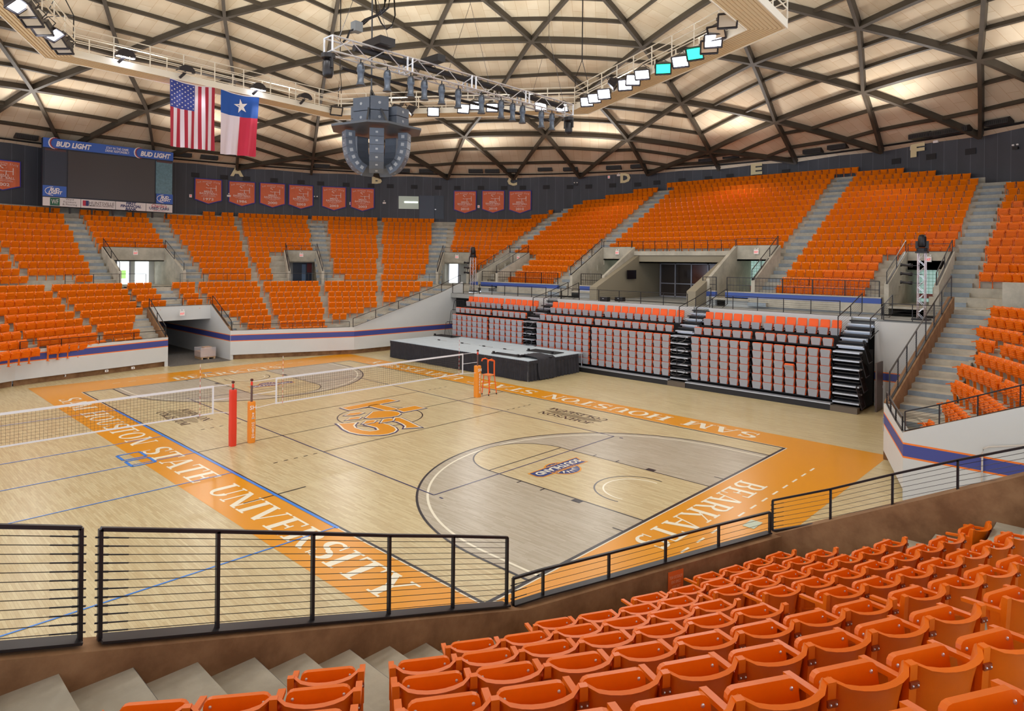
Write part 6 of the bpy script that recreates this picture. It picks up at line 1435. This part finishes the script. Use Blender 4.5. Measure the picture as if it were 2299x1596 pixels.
# floodlights along the inner face
M_LAMP = mat('lamp_glass_on', (235, 240, 255), .3, emit=((235, 240, 255), 9)); M_LAMPG = mat('lamp_glass_green', (40, 230, 170), .3, emit=((40, 230, 170), 3)); M_LAMPO = mat('lamp_glass_off', (210, 200, 190), .15, .5); M_HOOD = mat('lamp_hood', (56, 52, 56), .4, .3)
def flood(label, p, to, s=.38, m=M_LAMP, kind='box'):
    p = Vector(p); r_ = empty('floodlight', p); tag(r_, label, 'floodlight', 'floodlights on the catwalk'); d = (Vector(to) - p).normalized(); x = d.cross(Vector((0, 0, 1))).normalized(); y = x.cross(d)
    def F(a, b, c): return x * a + y * b + d * c
    mb = MB(); f = [F(-s, -s * .8, .12), F(s, -s * .8, .12), F(s, s * .8, .12), F(-s, s * .8, .12)]; k = [F(-s * .45, -s * .4, -.35), F(s * .45, -s * .4, -.35), F(s * .45, s * .4, -.35), F(-s * .45, s * .4, -.35)]
    mb.sheet([f, k], 0, True); mb.poly(k); mb.build('hood', M_HOOD, r_)
    mb = MB(); q = s * .88; mb.poly([F(-q, -q * .72, .1), F(q, -q * .72, .1), F(q, q * .72, .1), F(-q, q * .72, .1)]); mb.build('lens', m, r_)
    mb = MB()
    for a, b_ in ((0, 1), (1, 2), (2, 3), (3, 0)): mb.bar(f[a], f[b_], .05, .05)
    mb.build('bezel', M_HOOD, r_)
    mb = MB(); mb.tube([F(-s - .03, 0, 0), F(-s - .03, .0, -.3), F(0, .1, -.6), F(s + .03, 0, -.3), F(s + .03, 0, 0)], .02, 5); mb.build('yoke', M_HOOD, r_)
    return r_
def facep(u, v):                                # on the inner face planes of the ring (first facet hit whose extent contains the point)
    best = None
    for i in range(6):
        mid = 65 + 60 * i; n = -pol(1, mid, 0); q = PP(u, v, pol((RI - .35) * cos(R(30)), mid, 0), n); t = (q - CO).dot(dv)
        if t > 0 and abs(degrees(atan2(q.y, q.x)) % 360 - mid % 360) < 31.5: best = q if best is None or abs(q.z - 16) < abs(best.z - 16) else best
    return best or PR(u, v, RI)
CT = (0, 0, 0)
FL_ = [(1318, 227, 'w'), (1335, 219, 'w'), (1357, 210, 'w'), (1380, 188, 'k'), (1404, 190, 'w'), (1421, 178, 'w'), (1442, 165, 'w'), (1489, 152, 'g'), (1528, 136, 'w'), (1561, 119, 'g'), (1592, 104, 'o'), (1601, 90, 'w'), (1610, 72, 'o'), (1633, 45, 'o'), (973, 250, 'w'), (1040, 243, 'w'), (1068, 235, 'w'), (926, 248, 'k'), (1105, 240, 'w'), (1262, 240, 'w'), (1215, 238, 'w'), (892, 245, 'k'), (755, 248, 'o'), (823, 243, 'w')]
for i, (u, v, k) in enumerate(FL_):
    p = facep(u, v); m = {'w': M_LAMP, 'g': M_LAMPG, 'o': M_LAMPO, 'k': M_LAMPO}[k]
    nm = {'w': 'bright square floodlight', 'g': 'green-glowing floodlight', 'o': 'unlit glass floodlight', 'k': 'dark-hooded floodlight turned away'}[k]
    tgt = Vector((4, -3, 1)) if k != 'k' else Vector((-6, 4, 2))
    if k == 'k': tgt = p + (p - CO).cross(Vector((0, 0, 1))).normalized() * 5 - Vector((0, 0, 3))
    if k in 'wgo': tgt = p + (CO - p).normalized() * 4 * (.8 + .0) + Vector((random.uniform(-1, 1), random.uniform(-1, 1), -random.uniform(.8, 2.6)))
    flood('%s, %s of those along the catwalk from its far corner' % (nm, ORD[i]) if i < 14 else '%s behind the truss, %s of that run' % (nm, ORD[i - 14]), p, tgt, .36, m)
FLL = [(35, 8, 'w'), (56, 20, 'k'), (72, 42, 'k'), (95, 62, 'k'), (118, 74, 'w'), (130, 93, 'k'), (142, 105, 'k')]
for i, (u, v, k) in enumerate(FLL):
    p = PZ(u, v, 15.6); flood('%s in the cluster at the top left corner, %s from the top' % ('lit floodlight' if k == 'w' else 'dark-hooded floodlight', ORD[i]), p, p + Vector((.5, .6 * (1 if k == 'w' else -1), -1.0)), .36, M_LAMP if k == 'w' else M_LAMPO)
def dome_light(label, u, v, lit):
    p = facep(u, v); r_ = empty('bell_light', p); tag(r_, label, 'light', 'hooded lights on the catwalk rail'); mb = MB()
    d = right_of(fn); mb.sheet([[d * (.42 * cos(t)) + fn * (.2 * sgn) + Vector((0, 0, .34 * sin(t))) for t in [R(180 * k / 8) for k in range(9)]] for sgn in (-1, 1)]); mb.add([d * (.42 * cos(R(180 * k / 8))) + fn * .2 + Vector((0, 0, .34 * sin(R(180 * k / 8)))) for k in range(9)], [tuple(range(9))]); mb.build('hood', M_HOOD, r_)
    mb = MB(); mb.prism([d * -.38 - fn * .1 + Vector((0, 0, -.02)), d * .38 - fn * .1 + Vector((0, 0, -.02)), d * .38 + fn * .18 + Vector((0, 0, -.05)), d * -.38 + fn * .18 + Vector((0, 0, -.05))], (0, 0, -.03)); mb.build('lens', M_LAMP if lit else M_LAMPO, r_)
    mb = MB(); mb.bar((0, 0, 0), d * -.3 + Vector((0, 0, -.35)), .12); mb.build('bracket', M_HOOD, r_)
dome_light('hooded light above the striped flag side, brightly lit, nearest the left corner', 281, 127, True)
dome_light('hooded dark light on the rail above the starred and striped flag', 417, 162, False)
dome_light('hooded light on the rail above the single-star flag', 579, 200, True)
dome_light('hooded light on the rail right of both flags', 684, 222, False)
# ================================================================ LIGHTING TRUSS
ta = PZ(722, 92, 15.0) if False else None
def depth_pt(u, v, dep): return CO + ray(u, v) * dep
TA = depth_pt(737, 100, 17.5); TB = PZ(1277, 249, TA.z)
print('TRUSS', TA, TB, (TB - TA).length, (TA - CO).length, (TB - CO).length)
tr = empty('lighting_truss', TA); tag(tr, 'silver box truss hung across the arena above the speaker cluster', 'truss')
D = TB - TA; L = D.length; d = D.normalized(); sx = Vector((0, 0, 1)).cross(d).normalized(); hs = .205
for a, b_ in ((-1, -1), (-1, 1), (1, -1), (1, 1)): mb = MB(); mb.tube([sx * a * hs + uz * b_ * hs, D + sx * a * hs + uz * b_ * hs], .026, 6); mb.build('chord', M_SILV, tr)
for face in range(4):
    mb = MB(); n = int(L / .55)
    for i in range(n):
        t0, t1 = L * i / n, L * (i + 1) / n; s = 1 if i % 2 else -1
        if face < 2: q = sx * hs * (1 if face else -1); mb.tube([q + uz * hs * s + d * t0, q - uz * hs * s + d * t1], .014, 5)
        else: q = uz * hs * (1 if face == 3 else -1); mb.tube([q + sx * hs * s + d * t0, q - sx * hs * s + d * t1], .014, 5)
    mb.build('lacing', M_SILV, tr)
for k in range(5):
    for o_2 in (-.09, .09):
        t = L * k / 4 + (o_2 if 0 < k < 4 else 0)
        if k in (0, 4) and o_2 > 0: continue
        mb = MB()
        for a in (-1, 1): mb.tube([sx * hs * a - uz * hs + d * t, sx * hs * a + uz * hs + d * t], .03, 6)
        for b_ in (-1, 1): mb.tube([-sx * hs + uz * hs * b_ + d * t, sx * hs + uz * hs * b_ + d * t], .022, 6)
        mb.build('end_frame', M_SILV, tr)
mb = MB(); mb.tube([d * .8 + uz * .1, d * (L - .4) + uz * .1], .1, 8); mb.build('cable_loom', M_BLACK, tr)
mb = MB(); mb.tube([d * .6 - uz * .45 + sx * .3, d * (L * .5) - uz * .52 + sx * .3, d * (L - .6) - uz * .45 + sx * .3], .05, 8); mb.build('lamp_pipe', M_BLACK, tr)
mb = MB(); mb.box(d * 1.6 + uz * .4, (.9, .5, .22)); mb.build('dimmer_pack', M_BLACK, tr); mb = MB(); mb.box(d * 3.6 + uz * .4, (.8, .3, .2)); mb.build('dimmer_pack', M_BLACK, tr)
for t in (1.2, L * .5, L - 1.2):
    mb = MB(); c = d * t; mb.tube([c - d * .9 + uz * hs, c + uz * 2.6], .008, 4); mb.tube([c + d * .9 + uz * hs, c + uz * 2.6], .008, 4); mb.tube([c + uz * 2.6, c + uz * 6.5], .01, 4); mb.build('suspension_cable', M_CABLE, tr)
for i, (u, v) in enumerate(((537/4.695+700, 60+345/4.695), (820/4.695+700, 60+420/4.695), (1055/4.695+700, 60+490/4.695), (1210/4.695+700, 60+525/4.695), (1390/4.695+700, 60+575/4.695), (1573/4.695+700, 60+620/4.695), (1075, 209), (1114, 222), (1143, 228), (1169, 233), (1208, 245), (1238, 250))):
    mid = PZ(u, v, TA.z - hs - .05); t = max(.3, min(L - .3, (mid - TA).dot(d))); p = TA + d * t - uz * (hs + .03) + sx * -.2
    r_ = empty('profile_spotlight', p); tag(r_, 'grey profile spotlight pointing down, %s from the left end of the truss' % ORD[i], 'spotlight', 'profile spotlights on the truss')
    M_PS = mat('spot_body_grey', (82, 88, 98), .4, .4)
    mb = MB(); mb.tube([(0, 0, 0), (0, 0, -.1)], .02, 6); mb.tube([(-.12, 0, -.28), (-.1, 0, -.12), (0, 0, -.08), (.1, 0, -.12), (.12, 0, -.28)], .013, 5); mb.build('clamp', M_BLACK, r_)
    mb = MB(); mb.lathe([(0, -.12), (.08, -.13), (.105, -.2), (.11, -.34), (.085, -.37), (.085, -.6), (.1, -.62), (.1, -.68), (.13, -.69), (.13, -.71), (.0, -.7)], 12); mb.build('barrel', M_PS, r_, smooth=True)
def mover(label, p):
    r_ = empty('moving_head_light', p); tag(r_, label, 'light', 'moving-head lights at the truss ends'); moving_head(r_, (0, 0, 0), .95, False)
mover('moving-head light hung at the near end of the truss', TA - uz * (hs + .05)); mover('moving-head light hung at the far end of the truss', TB - uz * (hs + .05))
# ================================================================ SPEAKER CLUSTER
SCX, SCY = tuple(CO.xy + (ray(846, 300)).xy * 28.6)
M_SPK = mat('speaker_grey', (98, 106, 120), .45, .2, noise=.1, nscale=4); M_SPD = mat('speaker_slot', (22, 24, 28), .6)
sc = empty('speaker_cluster', (SCX, SCY, 10.4)); tag(sc, 'central cluster of grey line-array speakers on a square frame', 'speakers'); 
az0 = atan2(CO.y - SCY, CO.x - SCX)
f2 = Vector((cos(az0), sin(az0), 0)); l2 = Vector((-sin(az0), cos(az0), 0))      # towards the camera, and its left
zp = 1.95; 
mb = MB(); mb.prism([pol(2.0, degrees(az0) + a, zp) for a in (12, 70, 110, 168, 192, 250, 290, 348)], (0, 0, .09)); mb.build('platform', mat('frame_steel', (96, 100, 108), .4, .5), sc)
for k in range(4):
    a = degrees(az0) + 12 + 8 * k; 
ARR = [(0, 'front'), (72, ''), (144, ''), (216, ''), (288, '')]
for a, _ in ARR:
    rad = pol(1, degrees(az0) + a, 0); lat = Vector((-rad.y, rad.x, 0)); r0_, z0_ = 1.45, zp - .12; ang = 0; p = rad * r0_ + Vector((0, 0, z0_))
    for k in range(6):
        ang = [0, 4, 12, 24, 40, 60][k]; dn = Vector((0, 0, -1)) * cos(R(ang)) - rad * sin(R(ang)); ot = rad * cos(R(ang)) - Vector((0, 0, 1)) * sin(R(ang)); q = p + dn * .35
        mb = MB(); w_ = .3; mb.prism([p - lat * w_ , q - lat * w_, q - lat * w_ - ot * .42, p - lat * w_ - ot * .42], lat * 2 * w_); cb = mb.build('array_cabinet', M_SPK, sc, bevel=.02)
        m2 = MB()
        for s in (-1, 1): c = p.lerp(q, .5) + lat * s * (w_ + .003) - ot * .2; m2.add([c - dn * .07 - ot * .07, c + dn * .07 - ot * .07, c + dn * .07 + ot * .07, c - dn * .07 + ot * .07], [(0, 1, 2, 3)])
        c = p.lerp(q, .5) + ot * .004; m2.add([c - dn * .04 - lat * .05, c + dn * .04 - lat * .05, c + dn * .04 + lat * .05, c - dn * .04 + lat * .05], [(0, 1, 2, 3)])
        m2.build('badge', mat('badge_pale', (170, 174, 180), .5), cb)
        p = q
for a, rr, hh, ww in ((35, 1.15, 1.15, .42), (-5, 1.2, 1.2, .38), (-48, 1.45, .8, .4), (140, 1.3, 1.1, .4), (215, 1.3, 1.1, .4)):
    rad = pol(1, degrees(az0) - a, 0); lat = Vector((-rad.y, rad.x, 0)); c = rad * rr + Vector((0, 0, zp + .09))
    for k in range(2):
        mb = MB(); mb.prism([c + Vector((0, 0, k * hh / 2)) - lat * ww, c + Vector((0, 0, k * hh / 2)) + lat * ww, c + Vector((0, 0, k * hh / 2)) + lat * ww - rad * .75, c + Vector((0, 0, k * hh / 2)) - lat * ww - rad * .75], (0, 0, hh / 2 - .02)); cb = mb.build('subwoofer', M_SPK, sc, bevel=.015)
        m2 = MB(); m2.lathe([(.0, 0), (.06, 0), (.06, .008), (0, .008)], 12, Matrix.Translation(c + rad * .002 + Vector((0, 0, k * hh / 2 + hh / 4))) @ Matrix.Rotation(atan2(rad.y, rad.x), 4, 'Z') @ Matrix.Rotation(pi / 2, 4, 'Y')); m2.build('badge', mat('badge_pale', (170, 174, 180), .5), cb)
mb = MB(); ap = Vector((0, 0, zp + 1.75)) - l2 * .25
for a in (12, 168, 348, 192): mb.bar(pol(1.9, degrees(az0) + a, zp + .05), ap, .07, .12)
mb.tube([ap, ap + Vector((0, 0, 11.5))], .035, 8); mb.build('hoist', mat('frame_steel', (96, 100, 108), .4, .5), sc)
# feeder cables and junction box above the truss
r_ = empty('cable_bundle', (0, 0, 0)); tag(r_, 'thick black feeder cables looping down from the dome to a junction box', 'cables')
P8 = [(865, 0), (862, 20), (845, 35), (820, 45), (805, 58)]
mb = MB(); mb.tube([depth_pt(u, v, 23) for u, v in P8], .05, 6); mb.build('cable', M_BLACK, r_, smooth=True)
mb = MB(); mb.tube([depth_pt(u + 10, v - 3, 23.1) for u, v in P8], .035, 6); mb.build('cable', M_BLACK, r_, smooth=True)
mb = MB(); mb.tube([depth_pt(u, v, 23.5) for u, v in ((843, 0), (846, 30), (856, 52), (868, 66), (880, 58), (887, 35), (885, 0))], .03, 6); mb.build('cable', M_BLACK, r_, smooth=True)
mb = MB(); mb.tube([depth_pt(u, v, 22.8) for u, v in ((800, 64), (785, 70), (780, 85), (770, 95))], .035, 6); mb.build('cable', M_BLACK, r_, smooth=True)
c = depth_pt(801, 61, 22.9); mb = MB(); mb.box(c, (.3, .3, .34)); mb.build('junction_box', mat('box_grey', (150, 156, 162), .4, .4), r_)
